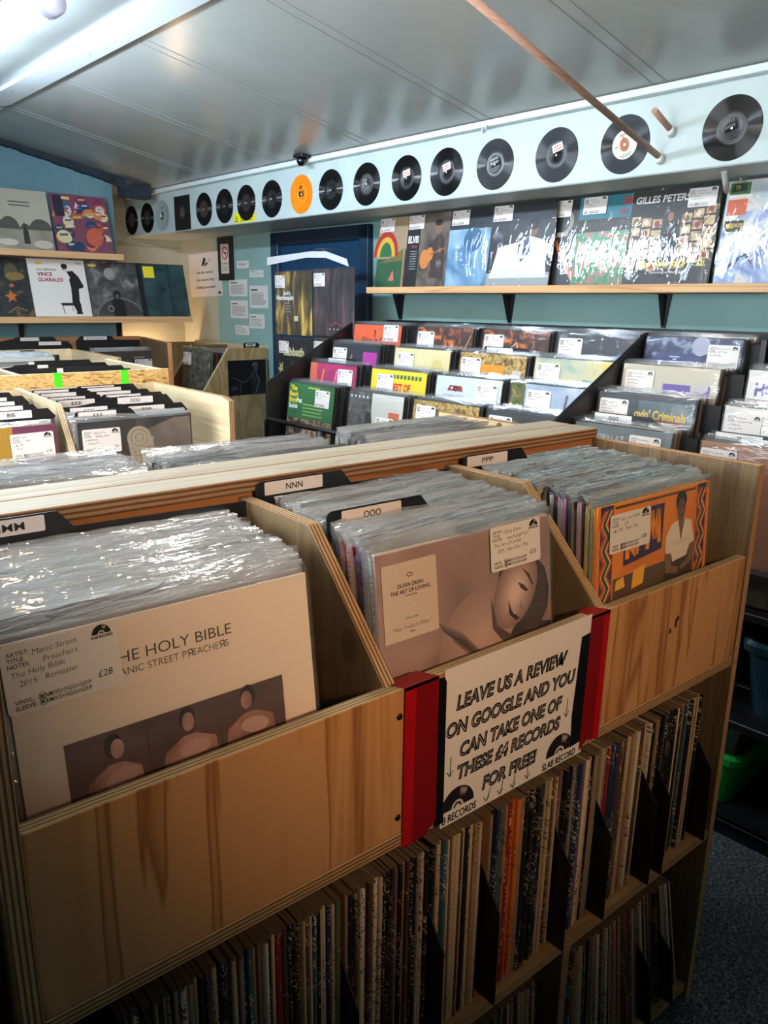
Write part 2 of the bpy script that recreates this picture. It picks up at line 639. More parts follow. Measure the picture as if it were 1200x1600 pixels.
# dark foam draught strip where the back wall meets the slope
b = MB()
F0 = mottle('dark_foam', [(0.3, (24, 32, 42)), (0.7, (44, 56, 68))], 20, 5, 0.9, bump=0.5)
n = 14
for q in range(n):
    u0, u1 = 1.36 + q * 0.057, 1.36 + (q + 1) * 0.057
    t = 0.018 + 0.030 * q / n + random.uniform(0, 0.008)
    zt = 0.850 - 0.18 * (u0 - 1.26)
    b.prism([(u0, zt - t), (u1, zt - 0.0103 - t - 0.002), (u1, zt - 0.008), (u0, zt + 0.002)], 'Y', 4.575, 4.62, F0, F0)
b.box(2.13, 2.30, 4.55, 4.64, 0.585, 0.66, F0)
structure(b.build('trim_%d' % (k + 2), None, **ROOM))

# dark blue door in the long wall, half hidden by the hanging sleeves
dr = empty('door_1', rp(2.77, 3.53, -H), (0, 0, AR))
structure(dr)
NAVY = plain((14, 58, 92), 0.4)
b = MB()
b.box(-0.012, 0, -0.36, 0.36, 0.01, 1.76, NAVY)
o = b.build('door_panel', dr)
b = MB()
b.box(-0.04, 0, -0.43, -0.36, 0, 1.83, plain((16, 50, 78), 0.45))
b.box(-0.04, 0, 0.36, 0.43, 0, 1.83, plain((16, 50, 78), 0.45))
b.box(-0.04, 0, -0.43, 0.43, 1.76, 1.83, plain((14, 32, 52), 0.45))
o = b.build('door_frame', dr, bevel=0.003)

# added side window, out of view, its pane glowing as fill light
wn = empty('fill_window_1', rp(-0.6, 1.42, 0.0), (0, 0, AR))
structure(wn)
b = MB()
for z0, z1 in ((-0.36, -0.32), (0.32, 0.36)):
    b.box(0.0, 0.03, -0.70, 0.70, z0, z1, plain((214, 218, 218), 0.4))
for y0, y1 in ((-0.70, -0.66), (-0.02, 0.02), (0.66, 0.70)):
    b.box(0.0, 0.03, y0, y1, -0.32, 0.32, plain((214, 218, 218), 0.4))
b.build('fill_window_frame', wn, bevel=0.002)
b = MB()
b.box(0.002, 0.008, -0.66, 0.66, -0.32, 0.32, emit('fill_pane_glow', (0.86, 0.94, 1.0), WINDOW_FILL))
b.build('fill_window_pane', wn)

# ------------------------------------------------------------------ ceiling batten that lights the far bins
lp = empty('ceiling_batten_light', rp(0.87, 2.83, 0.767), (0, 0, AR))
tag(lp, 'bright white fluorescent batten on the ceiling slope beside the beam', 'ceiling light')
b = MB()
b.box(-0.04, 0.04, -0.62, 0.62, -0.02, 0.03, plain((225, 228, 230), 0.4))
b.build('housing', lp, bevel=0.004)
b = MB()
for s in (-1, 1):
    b.lathe([(0.0, 0), (0.028, 0), (0.034, 0.012), (0.034, 0.05), (0.0, 0.05)], 20, plain((196, 196, 222), 0.4))
    ec = b.build('end_cap', lp, (0, 0.66 * s, -0.045), (pi / 2 * s, 0, 0))
    b = MB()
b.tube([(0, -0.60, -0.045), (0, 0.60, -0.045)], 0.024, emit('tube_glow', (0.70, 0.85, 1.0), TUBE_EMIT), 14)
b.build('diffuser_tube', lp)

lp = empty('ceiling_batten_light', rp(0.93, 1.35, 0.785), (0, 0, AR))  # assumed second batten, added to light the rails and the rack
tag(lp, 'added fluorescent batten on the ceiling slope above the photographer, out of view', 'ceiling light')
b = MB()
b.box(-0.04, 0.04, -0.62, 0.62, -0.02, 0.03, plain((225, 228, 230), 0.4))
b.build('housing', lp, bevel=0.004)
b = MB()
b.tube([(0, -0.60, -0.045), (0, 0.60, -0.045)], 0.024, emit('added_tube_glow', (1.0, 0.95, 0.88), TUBE_ADDED), 14)
b.build('diffuser_tube', lp)

# ------------------------------------------------------------------ things fixed to the fascia and the ceiling
VINYL = None
def vinyl_mat():
    global VINYL
    if VINYL:
        return VINYL
    m = bpy.data.materials.new('black_vinyl_grooves')
    m.use_nodes = True
    nt = m.node_tree
    nt.nodes.clear()
    L = nt.links.new
    g = nd(nt, 'ShaderNodeBsdfAnisotropic')
    g.inputs['Color'].default_value = (0.32, 0.32, 0.33, 1)
    g.inputs['Roughness'].default_value = 0.32
    g.inputs['Anisotropy'].default_value = 0.85
    tn = nd(nt, 'ShaderNodeTangent', direction_type='RADIAL', axis='Z')
    L(tn.outputs[0], g.inputs['Tangent'])
    d = nd(nt, 'ShaderNodeBsdfDiffuse')
    d.inputs[0].default_value = rgba((20, 20, 21))
    mx = nd(nt, 'ShaderNodeMixShader')
    mx.inputs[0].default_value = 0.10
    L(d.outputs[0], mx.inputs[1])
    L(g.outputs[0], mx.inputs[2])
    o = nd(nt, 'ShaderNodeOutputMaterial')
    L(mx.outputs[0], o.inputs[0])
    VINYL = m
    return m

def disc_mesh(name, body, label, rl=0.043):
    b = MB()
    R = 0.0875
    # hub label, run-out, grooves, raised rim; back
    b.lathe([(0.0036, 0.0006), (0.0036, 0.0014), (rl, 0.0014), (rl + 0.001, 0.0011), (0.050, 0.0011), (0.0505, 0.0014), (0.0845, 0.0014), (0.0865, 0.0017), (R, 0.0012), (R, 0.0002), (0.0036, 0.0)], 56,
            [plain((214, 214, 210), 0.5), label, label, body, body, body, body, body, body, body])
    b.lathe([(0.0001, 0.0004), (0.0036, 0.0006)], 12, plain((226, 232, 232), 0.5))
    return b.mesh(name)

def disc(yc, label, body, lab, art=None, rl=0.043, zc=0.502, spin=0.0):
    o = put('seven_inch_record', disc_mesh('seven_inch_record', body, lab, rl), None, rp(2.3845, yc, zc), (0, -pi / 2, 0))
    # disc normal to -x' of the room, its 'up' to the ceiling
    Rm = Matrix.Rotation(AR, 4, 'Z') @ Matrix(((0, 0, -1, 0), (-1, 0, 0, 0), (0, 1, 0, 0), (0, 0, 0, 1)))
    o.matrix_world = Matrix.Translation(rp(2.3845, yc, zc)) @ Rm @ Matrix.Rotation(spin, 4, 'Z')
    tag(o, label, 'record', 'seven-inch records fixed along the fascia')
    if art:
        a = Art(0.0)
        art(a)
        a.build('disc_label', o, (0, 0, 0.0016), (-pi / 2, 0, 0))
    return o

VB = vinyl_mat()
GR = (58, 58, 60)
FAINT = (70, 70, 72)
def lab_sticker(a, t1, t2, x=0.006, z=0.018):
    a.rrect(x - 0.021, z - 0.013, x + 0.021, z + 0.013, 0.003, (228, 216, 208))
    for q in range(t1):
        a.rect(x - 0.013 + 0.010 * q, z + 0.002, x - 0.006 + 0.010 * q, z + 0.007, (190, 60, 50))
    for q in range(t2):
        a.rect(x - 0.017 + 0.009 * q, z - 0.008, x - 0.011 + 0.009 * q, z - 0.003, (190, 60, 50))
def lab_orange(a):
    a.ring(0, 0, 0.020, 0.0215, (40, 28, 14), -2.4, 2.6)
    a.ell(-0.008, 0.002, 0.011, 0.014, (46, 32, 18))
    a.ell(0.0, 0.0, 0.0045, 0.0045, (236, 226, 200))
    for q in range(3):
        a.rect(0.004, -0.010 + q * 0.008, 0.020, -0.005 + q * 0.008, (60, 36, 10))
    a.rect(-0.012, 0.026, 0.012, 0.031, (52, 32, 12))
    a.rect(-0.006, 0.032, 0.014, 0.037, (40, 24, 10))
def lab_fig(a):
    a.rect(-0.012, 0.029, 0.014, 0.032, (60, 50, 44))
    a.ell(0, 0, 0.017, 0.021, (168, 92, 32))
    a.poly([(-0.006, 0.018), (0, 0.028), (0.006, 0.018)], (188, 98, 36))
    for q in (-0.010, -0.003, 0.003, 0.010):
        a.line([(q, -0.016), (q * 0.4, 0.017)], 0.0012, (84, 40, 16))
    a.ell(0, 0, 0.004, 0.004, (235, 228, 214))
    a.rect(-0.034, 0.0, -0.022, 0.003, (60, 50, 44))
    for q in range(3):
        a.rect(-0.024 + 0.004 * q, -0.030 - 0.004 * q, 0.024 - 0.004 * q, -0.0285 - 0.004 * q, (90, 80, 72))
def lab_lines(c, n=5, top=0, r=0.030):
    def f(a):
        if top:
            a.ring(0, 0, r, r + 0.0012, c)
            for q in range(top):
                a.rect(-0.018 + 0.0065 * q, 0.015, -0.0135 + 0.0065 * q, 0.024, c)
                a.rect(-0.017 + 0.0062 * q, 0.002, -0.0125 + 0.0062 * q, 0.011, c)
            for q in range(3):
                a.rect(-0.022 + q * 0.003, -0.012 - q * 0.006, 0.022 - q * 0.003, -0.010 - q * 0.006, c)
        else:
            for q in range(n):
                z = 0.024 - q * 0.011
                wd = 0.012 + 0.016 * ((q * 7) % 3) / 2
                a.rect(-wd, z, wd, z + 0.002, c)
    return f
BLK = plain((18, 18, 19), 0.42)
discs = [
    (5.010, 'small black record on the fascia, farthest into the corner', VB, plain((44, 50, 56), 0.5), lab_lines(GR, 4)),
    (4.790, 'small black record on the fascia, second from the far corner', VB, plain((38, 40, 44), 0.5), lab_lines(FAINT, 5)),
    (4.590, 'see-through grey record on the fascia with a dark printed middle', plain((150, 166, 166), 0.3), plain((166, 180, 178), 0.4), None),
    (4.098, 'black record with a dull brown middle, just past the square black sleeve', VB, plain((58, 44, 38), 0.5), lab_lines((84, 66, 58), 4)),
    (3.881, 'black record with bright glints, between the brown-middled one and the yellow label', VB, BLK, lab_lines(GR, 3)),
    (3.667, 'black record partly covering the yellow warning label', VB, plain((40, 32, 30), 0.5), lab_lines(FAINT, 4)),
    (3.434, 'black record next to the bright orange one, on its far side', VB, plain((26, 26, 28), 0.4), lab_lines(GR, 4, 3, 0.028)),
    (3.188, 'bright orange record on the pale fascia', plain((236, 128, 10), 0.35), plain((240, 134, 14), 0.4), lab_orange),
    (2.964, 'black record with faint grey lettering, beside the orange one', VB, BLK, lab_lines(FAINT, 6)),
    (2.716, 'black record with a grey ringed middle, second after the orange one', VB, plain((54, 54, 56), 0.4), lab_lines((140, 140, 140), 4, 4, 0.032)),
    (2.468, 'black record with a small white sticker above its hole, the farther of two like it', VB, BLK, lambda a: lab_sticker(a, 2, 4)),
    (2.243, 'black record with a small white sticker above its hole, the nearer of two like it', VB, BLK, lambda a: lab_sticker(a, 2, 4)),
    (1.999, 'black record with silver block lettering and rings at its middle', VB, plain((30, 31, 32), 0.35), lab_lines((150, 152, 152), 4, 6, 0.036)),
    (1.727, 'black record with a wide white sticker, below the ceiling joint', VB, BLK, lambda a: lab_sticker(a, 3, 4, 0.010, 0.022)),
    (1.465, 'black record with a cream label and an orange pod at its middle', VB, plain((226, 218, 206), 0.5), lab_fig),
    (1.121, 'largest-looking plain black record, nearest along the fascia', VB, plain((24, 24, 25), 0.38), lab_lines(FAINT, 4, 5, 0.036)),
]
for q, (yc, lb, body, lab, art) in enumerate(discs):
    if q == 2:
        def art(a):
            a.ring(0, 0, 0.034, 0.036, (84, 96, 98))
            a.ell(0.004, 0.012, 0.012, 0.014, (60, 66, 68))
            a.ell(-0.006, -0.016, 0.016, 0.010, (78, 86, 88))
            a.rect(-0.014, 0.040, 0.016, 0.045, (80, 88, 90))
    disc(yc, lb, body, lab, art, spin=0.02 * q)

# square black sleeve among the discs
o = MB()
o.box(-0.0015, 0, -0.092, 0.092, -0.094, 0.094, plain((26, 24, 26), 0.4))
sq = o.build('seven_inch_sleeve', None, rp(2.3845, 4.345, 0.500), (0, 0, AR))
tag(sq, 'square black single sleeve among the round records on the fascia', 'record')
a = Art(0)
a.ell(0, 0.004, 0.040, 0.040, (44, 40, 40))
a.ell(0, 0.004, 0.027, 0.027, (74, 66, 62))
a.ell(0, -0.012, 0.003, 0.003, (220, 220, 216))
a.build('sleeve_print', sq, (-0.0017, 0, 0), (0, 0, -pi / 2))

# yellow warning label behind a disc
o = MB()
o.box(-0.0004, 0, -0.100, 0.100, -0.026, 0.024, plain((226, 214, 20), 0.4))
yl = o.build('warning_label', None, rp(2.3846, 3.69, 0.434), (0, 0, AR))
tag(yl, 'yellow warning label low on the fascia behind a black record', 'label')
a = Art(0)
a.poly([(-0.094, -0.020), (-0.058, -0.020), (-0.076, 0.014)], (24, 22, 12))
a.poly([(-0.088, -0.016), (-0.064, -0.016), (-0.076, 0.007)], (226, 214, 20))
a.rect(-0.078, -0.012, -0.074, 0.000, (24, 22, 12))
for q in range(3):
    a.rect(-0.04, -0.018 + q * 0.012, 0.085, -0.014 + q * 0.012, (110, 104, 18))
a.build('label_print', yl, (-0.0006, 0, 0), (0, 0, -pi / 2))

# long wooden rail and the cut stub, each in a white socket on the fascia
DOW = wood('dowel_wood', (186, 150, 132), (170, 132, 116), (140, 104, 90), 'X', 30, 0.5)
def dowel(name, y, z, dx, slope, label, r=0.0095):
    t = empty(name, rp(2.385, y, z), (0, 0, AR))
    tag(t, label, 'rail')
    b = MB()
    b.tube([(-0.004, 0, 0), (-dx, 0, dx * slope)], r, DOW, 14)
    b.build('dowel', t)
    b = MB()
    b.tube([(0, 0, -0.005), (-0.006, 0, -0.004), (-0.022, 0, -0.001)], r * 1.55, plain((205, 208, 206), 0.4), 14)
    b.build('socket', t)
    return t
rail = dowel('hanging_rail', 1.334, 0.447, 1.13, 0.247, 'long thin wooden rail reaching from the fascia over the bins')
b = MB()
b.tube([(-1.10, 0, 0.378), (-1.10, 0, 0.300), (-1.10, 0.014, 0.272), (-1.10, 0, 0.256), (-1.10, -0.014, 0.272), (-1.10, -0.002, 0.296)], 0.0025, plain((190, 192, 190), 0.3, 0.8), 8)
b.build('hook', rail)
dowel('rail_stub', 1.306, 0.520, 0.115, 0.34, 'short cut-off wooden stub on the fascia above the long rail')

# camera bracket on the cornice
t = empty('security_camera', rp(2.35, 3.10, 0.640), (0, 0, AR))
tag(t, 'small black camera on the cornice above the orange record', 'camera')
b = MB()
b.box(-0.055, 0.0, -0.035, 0.030, 0.004, 0.020, BLACK)
b.build('mount', t, bevel=0.003)
b = MB()
b.lathe([(0, -0.035), (0.014, -0.032), (0.022, -0.018), (0.023, 0.0), (0.0, 0.004)], 18, plain((12, 12, 14), 0.15))
b.build('lens_dome', t, (-0.028, 0, 0.004))
# two screw hooks on the cornice
t = empty('screw_hook', rp(2.345, 2.015, 0.628), (0, 0, AR))
tag(t, 'small white painted screw hook on the cornice by a ceiling joint', 'hook')
b = MB()
b.tube([(0, 0, 0.004), (0, 0, -0.012), (-0.008, 0.004, -0.022), (-0.016, 0.004, -0.016), (-0.017, 0.002, -0.008)], 0.004, plain((205, 210, 208), 0.4), 8)
b.build('hook', t)
t = empty('peg', rp(2.46, 1.165, 0.401), (0, 0, AR))
tag(t, 'short white peg under the fascia beside the last sleeve on the long shelf', 'peg')
b = MB()
b.tube([(0.0, 0, 0.0), (0.10, 0.03, -0.045)], 0.009, plain((205, 206, 202), 0.4), 10)
b.build('pin', t)

# ------------------------------------------------------------------ notices on the long wall (x' = 2.77 faces -x')
def notice(y0, y1, z0, z1, label, draw, cat='notice', tilt=0.0, col=(214, 214, 210), x=2.7685, name='notice', th=0.0008, group='small printed notices on the teal wall'):
    """paper on the long wall between y1 < y0 (far edge y0)"""
    yc, zc = (y0 + y1) / 2, (z0 + z1) / 2
    wd, ht = y0 - y1, z1 - z0
    b = MB()
    b.box(-wd / 2, wd / 2, 0, th, -ht / 2, ht / 2, plain(col, 0.5))
    o = b.build(name, None, rp(x, yc, zc), (0, tilt, AR - pi / 2))
    tag(o, label, cat, group)
    a = Art(-0.0003)
    draw(a, wd, ht)
    if a.b.f:
        a.build('print', o)
    return o

def small_print(head, n, seed):
    def f(a, wd, ht):
        r = random.Random(seed)
        if head:
            a.rect(-wd * 0.42, ht * 0.28, -wd * 0.05, ht * 0.34, (40, 40, 42))
        for q in range(n):
            z = ht * (0.16 - 0.58 * q / n)
            a.rect(-wd * 0.42, z, wd * r.uniform(0.22, 0.42), z + ht * 0.026, (120, 120, 122))
    return f
K = 2.77 / 2.64
def ny(v):
    return v * K
def f_hours(a, wd, ht):
    a.scrawl(-wd * 0.34, 0, wd * 0.66, ht * 0.3, (30, 30, 34), random.Random(5), 0.003, 0.02)
notice(ny(4.183), ny(4.053), 0.205, 0.250, 'small white notice with one dark slanted line, topmost on the teal wall', f_hours)
notice(ny(4.047), ny(3.903), 0.150, 0.192, 'short wide notice under and right of the topmost one', small_print('NOTICE', 3, 2))
notice(ny(4.277), ny(4.077), 0.037, 0.139, 'square notice just below the black fire-notice board', small_print('EXCHANGES', 9, 3))
notice(ny(4.052), ny(3.862), -0.033, 0.100, 'largest crumpled notice in a plastic pocket, nearest the door', small_print('DELIVERY', 10, 4))
notice(ny(4.271), ny(4.078), -0.098, 0.012, 'notice under the square one, above the lowest small slip', small_print('RETURNS', 9, 5))
notice(ny(4.062), ny(3.904), -0.156, -0.070, 'notice below the crumpled pocket', small_print('GRADING', 8, 6))
notice(ny(4.223), ny(4.070), -0.200, -0.142, 'lowest small slip on the teal wall', small_print('STOCK', 6, 7))

def f_rec(a, wd, ht):
    a.poly([(-0.10 * wd, 0.20 * ht), (-0.02 * wd, 0.40 * ht), (0.05 * wd, 0.36 * ht), (0.0, 0.22 * ht)], (30, 30, 34))
    a.poly([(-0.02 * wd, 0.16 * ht), (0.10 * wd, 0.24 * ht), (0.06 * wd, 0.30 * ht)], (30, 30, 34))
    a.line([(0.10 * wd, 0.24 * ht), (0.16 * wd, 0.36 * ht), (0.22 * wd, 0.30 * ht)], 0.004, (90, 90, 94))
    for q, t in enumerate(('For the record,', 'this record shop', 'is being recorded')):
        a.text(t, 0, ht * (0.03 - 0.17 * q), ht * 0.062, (20, 20, 22), width=wd * (0.5, 0.56, 0.58)[q], align='c', bold=0.015)
    shop_logo(a, wd * 0.42, -ht * 0.46, wd * 0.05, words=False)
notice(ny(4.757), ny(4.36), 0.035, 0.315, 'large white sign with a camera drawing and three lines, curling at its corner', f_rec, 'sign', -0.03, (222, 212, 206), name='wall_sign', group=None)
t = notice(ny(4.385), ny(4.212), 0.135, 0.410, 'black board with a red no-smoking notice, hung by the camera sign', lambda a, w_, h_: None, 'sign', 0.0, (22, 22, 24), 2.762, 'fire_notice_board', 0.006, None)
a = Art(-0.0006)
a.rrect(-0.055, -0.095, 0.042, 0.085, 0.004, (214, 206, 198))
a.ring(-0.006, 0.030, 0.030, 0.039, (196, 42, 34))
a.line([(-0.032, 0.056), (0.020, 0.004)], 0.008, (196, 42, 34))
a.rect(-0.022, 0.026, 0.018, 0.034, (30, 28, 28))
a.text('NO SMOKING', -0.006, -0.040, 0.012, (196, 42, 34), align='c', wmax=0.08, bold=0.02)
for q in range(3):
    a.rect(-0.044, -0.056 - q * 0.010, 0.030, -0.053 - q * 0.010, (120, 116, 112))
a.build('no_smoking_notice', t)
# socket plate low on the teal wall
t = empty('light_switch', rp(2.77, 4.105, -0.30), (0, 0, AR - pi / 2))
tag(t, 'white switch plate on the teal wall behind the corner bin', 'switch')
b = MB()
b.box(-0.043, 0.043, -0.008, 0, -0.043, 0.043, plain((210, 212, 210), 0.35))
b.build('plate', t, bevel=0.003)
b = MB()
b.box(-0.010, 0.010, -0.013, -0.008, -0.016, 0.016, plain((214, 215, 214), 0.3))
b.build('rocker', t, bevel=0.002)
# white conduit on the recess wall
t = MB()
t.tube([(2.245, 5.085, -H), (2.245, 5.085, 0.10), (2.20, 5.085, 0.24), (2.13, 5.085, 0.40)], 0.011, plain((208, 206, 190), 0.4), 10)
tag(t.build('conduit', None, **ROOM), 'thin white conduit running up the cream recess wall', 'pipe')

# assumed warm uplighter, added in the recess, hidden from here by the corner unit; its glow reaches wall, fascia and ceiling
ul = empty('added_uplighter', rp(2.40, 4.995, -H), (0, 0, AR))
tag(ul, 'added warm floor lamp in the recess behind the corner bin unit, hidden but for its glow', 'lamp')
b = MB(); b.lathe([(0, 0), (0.075, 0), (0.075, 0.015), (0.0, 0.02)], 24, BLACK); b.build('base', ul)
b = MB(); b.tube([(0, 0, 0.015), (0, 0, 0.94)], 0.009, BLACK, 10); b.build('pole', ul)
b = MB(); b.lathe([(0.02, 0.90), (0.05, 0.92), (0.085, 0.985), (0.083, 0.985), (0.048, 0.925), (0.02, 0.906)], 24, BLACK); b.build('lamp_shade', ul)
b = MB(); b.lathe([(0.0, 0.93), (0.022, 0.94), (0.030, 0.96), (0.020, 0.985), (0.0, 0.99)], 16, emit('bulb_glow', (1.0, 0.62, 0.32), 12.0)); b.build('bulb', ul)
pl = bpy.data.lights.new('added_uplighter_light', 'POINT')
pl.energy, pl.color, pl.shadow_soft_size = 9.0, (1.0, 0.66, 0.38), 0.03
po = bpy.data.objects.new('added_uplighter_light', pl); COL.objects.link(po); po.parent = ul; po.location = (0, 0, 1.0)

# ================================================================== BIN UNITS
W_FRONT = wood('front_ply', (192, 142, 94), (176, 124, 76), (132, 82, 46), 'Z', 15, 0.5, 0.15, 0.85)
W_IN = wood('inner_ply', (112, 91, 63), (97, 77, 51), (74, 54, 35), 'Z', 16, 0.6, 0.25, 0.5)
W_SHELF = wood('shelf_ply', (182, 142, 96), (164, 122, 78), (116, 78, 46), 'X', 14, 0.6, 0.2, 0.5)
W_BACK = wood('back_ply', (174, 122, 80), (158, 106, 66), (126, 80, 48), 'X', 12, 0.55, 0.15, 0.5)
W_TOP = wood('rail_ply', (172, 164, 146), (158, 147, 126), (128, 112, 90), 'X', 18, 0.6, 0.25, 0.35)
W_PALE = wood('pale_ply', (214, 196, 160), (204, 182, 142), (184, 154, 112), 'Y', 12, 0.55, 0.12, 0.45)
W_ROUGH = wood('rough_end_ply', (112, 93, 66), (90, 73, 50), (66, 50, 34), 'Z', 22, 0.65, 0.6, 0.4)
EC1, EC2 = (196, 160, 112), (112, 76, 48)
E_X = ply_edge('ply_edge_x', 'X', EC1, EC2)
E_Y = ply_edge('ply_edge_y', 'Y', (186, 160, 112), (120, 92, 58))
E_Z = ply_edge('ply_edge_z', 'Z', EC1, EC2)
E_ZR = ply_edge('rail_edge_z', 'Z', (170, 130, 90), (98, 66, 44), 0.0074)

def side_prof(y0, y1, ztop, zfloor):
    return [(y0, zfloor), (y1, zfloor), (y1, ztop), (y0, ztop)]

def divider_prof(y0, y1, zt, zb, ycorner, zfront):
    return [(y0 + 0.019, zb), (y1, zb), (y1, zt), (ycorner, zt), (y0 + 0.012, zfront)]

def screw(root, x, y, z, off):
    b = MB()
    b.lathe([(0.0045, 0), (0.0040, 0.0012), (0.0012, 0.0006), (0.0, 0.0002)], 10, plain((60, 54, 50), 0.35, 0.8))
    b.build('screw', root, (x + off[0], y + off[1], z + off[2]), (pi / 2, 0, 0))

# ---------------- the front unit, facing the photographer
YF, YB = 0.617, 0.968
UA = empty('record_bin_unit', (0.72, 0.80, 0))
tag(UA, 'long plywood record bin unit in front, three bins above and open shelves of records below', 'record bin unit')
OFF = (-0.72, -0.80, H)
LA = dict(parent=UA, loc=OFF)
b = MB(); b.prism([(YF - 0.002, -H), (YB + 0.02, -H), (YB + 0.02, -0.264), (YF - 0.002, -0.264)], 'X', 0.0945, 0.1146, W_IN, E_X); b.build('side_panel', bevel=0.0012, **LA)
b = MB()
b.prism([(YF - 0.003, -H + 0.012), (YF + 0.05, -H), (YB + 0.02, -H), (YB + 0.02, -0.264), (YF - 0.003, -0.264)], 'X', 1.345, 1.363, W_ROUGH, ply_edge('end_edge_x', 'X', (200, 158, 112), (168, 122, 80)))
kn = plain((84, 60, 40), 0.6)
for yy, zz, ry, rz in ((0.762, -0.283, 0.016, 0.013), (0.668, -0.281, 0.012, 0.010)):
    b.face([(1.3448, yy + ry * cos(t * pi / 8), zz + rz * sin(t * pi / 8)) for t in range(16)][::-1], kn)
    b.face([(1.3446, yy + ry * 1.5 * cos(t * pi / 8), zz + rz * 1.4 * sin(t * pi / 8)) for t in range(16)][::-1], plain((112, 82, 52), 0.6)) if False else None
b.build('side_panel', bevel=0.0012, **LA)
for x0, x1 in ((0.5165, 0.5345), (0.922, 0.940)):
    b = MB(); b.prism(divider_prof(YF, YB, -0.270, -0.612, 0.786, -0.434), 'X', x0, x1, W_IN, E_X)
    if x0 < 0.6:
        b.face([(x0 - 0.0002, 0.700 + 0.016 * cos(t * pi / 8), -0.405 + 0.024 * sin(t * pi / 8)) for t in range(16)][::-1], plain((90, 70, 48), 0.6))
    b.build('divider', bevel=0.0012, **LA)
b = MB(); b.box(0.1146, 1.345, YF, YF + 0.018, -0.628, -0.432, W_FRONT, mz=E_Y, mx=E_Y)
for xx, zz in ((1.128, -0.508), (1.132, -0.497), (1.112, -0.515), (1.128, -0.501)):
    b.face([(xx + 0.004 * cos(t * pi / 5), YF - 0.0003, zz + 0.005 * sin(t * pi / 5)) for t in range(10)], plain((66, 50, 44), 0.6))
b.build('front_board', bevel=0.001, **LA)
b = MB(); b.box(0.1146, 1.345, YF + 0.018, YB, -0.628, -0.610, W_SHELF, my=E_Z); b.build('bin_floor', **LA)
b = MB(); b.box(0.1146, 1.345, YF - 0.001, YB, -0.646, -0.6282, W_SHELF, my=E_Z); b.build('shelf', bevel=0.001, **LA)
b = MB(); b.box(0.1146, 1.345, YF - 0.001, YB, -1.027, -1.009, W_SHELF, my=E_Z)
b.face([(0.795 + 0.020 * cos(t * pi / 8), 0.640 + 0.012 * sin(t * pi / 8), -1.0087) for t in range(16)], plain((96, 62, 36), 0.6))
b.build('shelf', bevel=0.001, **LA)
b = MB(); b.box(0.1146, 1.345, YF + 0.002, YB, -1.407, -1.389, W_SHELF, my=E_Z); b.build('shelf', bevel=0.001, **LA)
b = MB(); b.box(0.1146, 1.345, YB, YB + 0.018, -H + 0.03, -0.262, W_BACK); b.build('back_panel', **LA)
b = MB(); b.box(0.06, 1.345, 0.956, 1.0195, -0.262, -0.2426, W_TOP, my=E_ZR, mx=E_ZR); b.build('top_rail', bevel=0.0012, **LA)
b = MB(); b.box(0.926, 0.944, YF + 0.022, YB, -1.389, -1.027, W_IN, my=E_X); b.build('upright', **LA)
b = MB(); b.box(1.325, 1.345, 0.80, 0.83, -1.009, -0.646, W_FRONT); b.build('batten', **LA)
for x, z in ((0.5285, -0.467), (0.5285, -0.604), (0.932, -0.447), (0.926, -0.578)):
    screw(UA, x, YF - 0.0003, z, OFF)

# ---------------- its neighbour at the left edge of the view
UN = empty('record_bin_unit', (-0.12, 0.80, 0))
tag(UN, 'plywood bin unit standing left of the front unit, only its end edge showing', 'record bin unit')
OFN = (0.12, -0.80, H)
LN = dict(parent=UN, loc=OFN)
b = MB(); b.prism([(YF + 0.012, -H), (YB + 0.02, -H), (YB + 0.02, -0.264), (YF + 0.012, -0.264)], 'X', 0.062, 0.080, W_FRONT, E_X); b.build('side_panel', bevel=0.001, **LN)
b = MB(); b.box(-0.34, 0.062, YF + 0.014, YF + 0.032, -0.646, -0.432, W_FRONT); b.build('front_board', **LN)
b = MB(); b.prism([(YF + 0.012, -H), (YB + 0.02, -H), (YB + 0.02, -0.264), (YF + 0.012, -0.264)], 'X', -0.358, -0.34, W_FRONT, E_X); b.build('side_panel', bevel=0.001, **LN)
b = MB(); b.box(-0.34, 0.062, YB, YB + 0.018, -H + 0.03, -0.262, W_BACK); b.build('back_panel', **LN)
b = MB(); b.box(-0.34, 0.062, YF + 0.03, YB, -1.027, -1.009, W_SHELF); b.build('shelf', **LN)

# ---------------- unit back to back with it, facing away
UB = empty('record_bin_unit', (0.72, 1.25, 0))
tag(UB, 'plywood bin unit back to back with the front one, facing away', 'record bin unit')
OFB = (-0.72, -1.25, H)
LB = dict(parent=UB, loc=OFB)
b = MB(); b.box(0.06, 1.345, 1.0225, 1.089, -0.262, -0.2426, W_TOP, my=E_ZR, mx=E_ZR); b.build('top_rail', bevel=0.0012, **LB)
b = MB(); b.box(0.1146, 1.345, 1.03, 1.048, -H + 0.03, -0.262, W_BACK); b.build('back_panel', **LB)
b = MB(); b.prism([(1.03, -H), (1.44, -H), (1.44, -0.262), (1.03, -0.262)], 'X', 1.345, 1.363, W_PALE, E_X)
b.face([(1.3448, 1.23 + 0.010 * cos(t * pi / 8), -0.276 + 0.011 * sin(t * pi / 8)) for t in range(16)][::-1], plain((120, 88, 46), 0.6))
b.build('side_panel', bevel=0.001, **LB)
b = MB(); b.prism([(1.03, -H), (1.44, -H), (1.44, -0.262), (1.03, -0.262)], 'X', 0.0945, 0.1126, W_PALE, E_X); b.build('side_panel', **LB)
for x0 in (0.5165, 0.922):
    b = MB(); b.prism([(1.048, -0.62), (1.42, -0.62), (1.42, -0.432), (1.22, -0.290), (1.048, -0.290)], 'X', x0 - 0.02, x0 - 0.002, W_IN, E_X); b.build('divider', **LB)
b = MB(); b.box(0.1126, 1.345, 1.422, 1.44, -0.646, -0.432, W_FRONT); b.build('front_board', **LB)
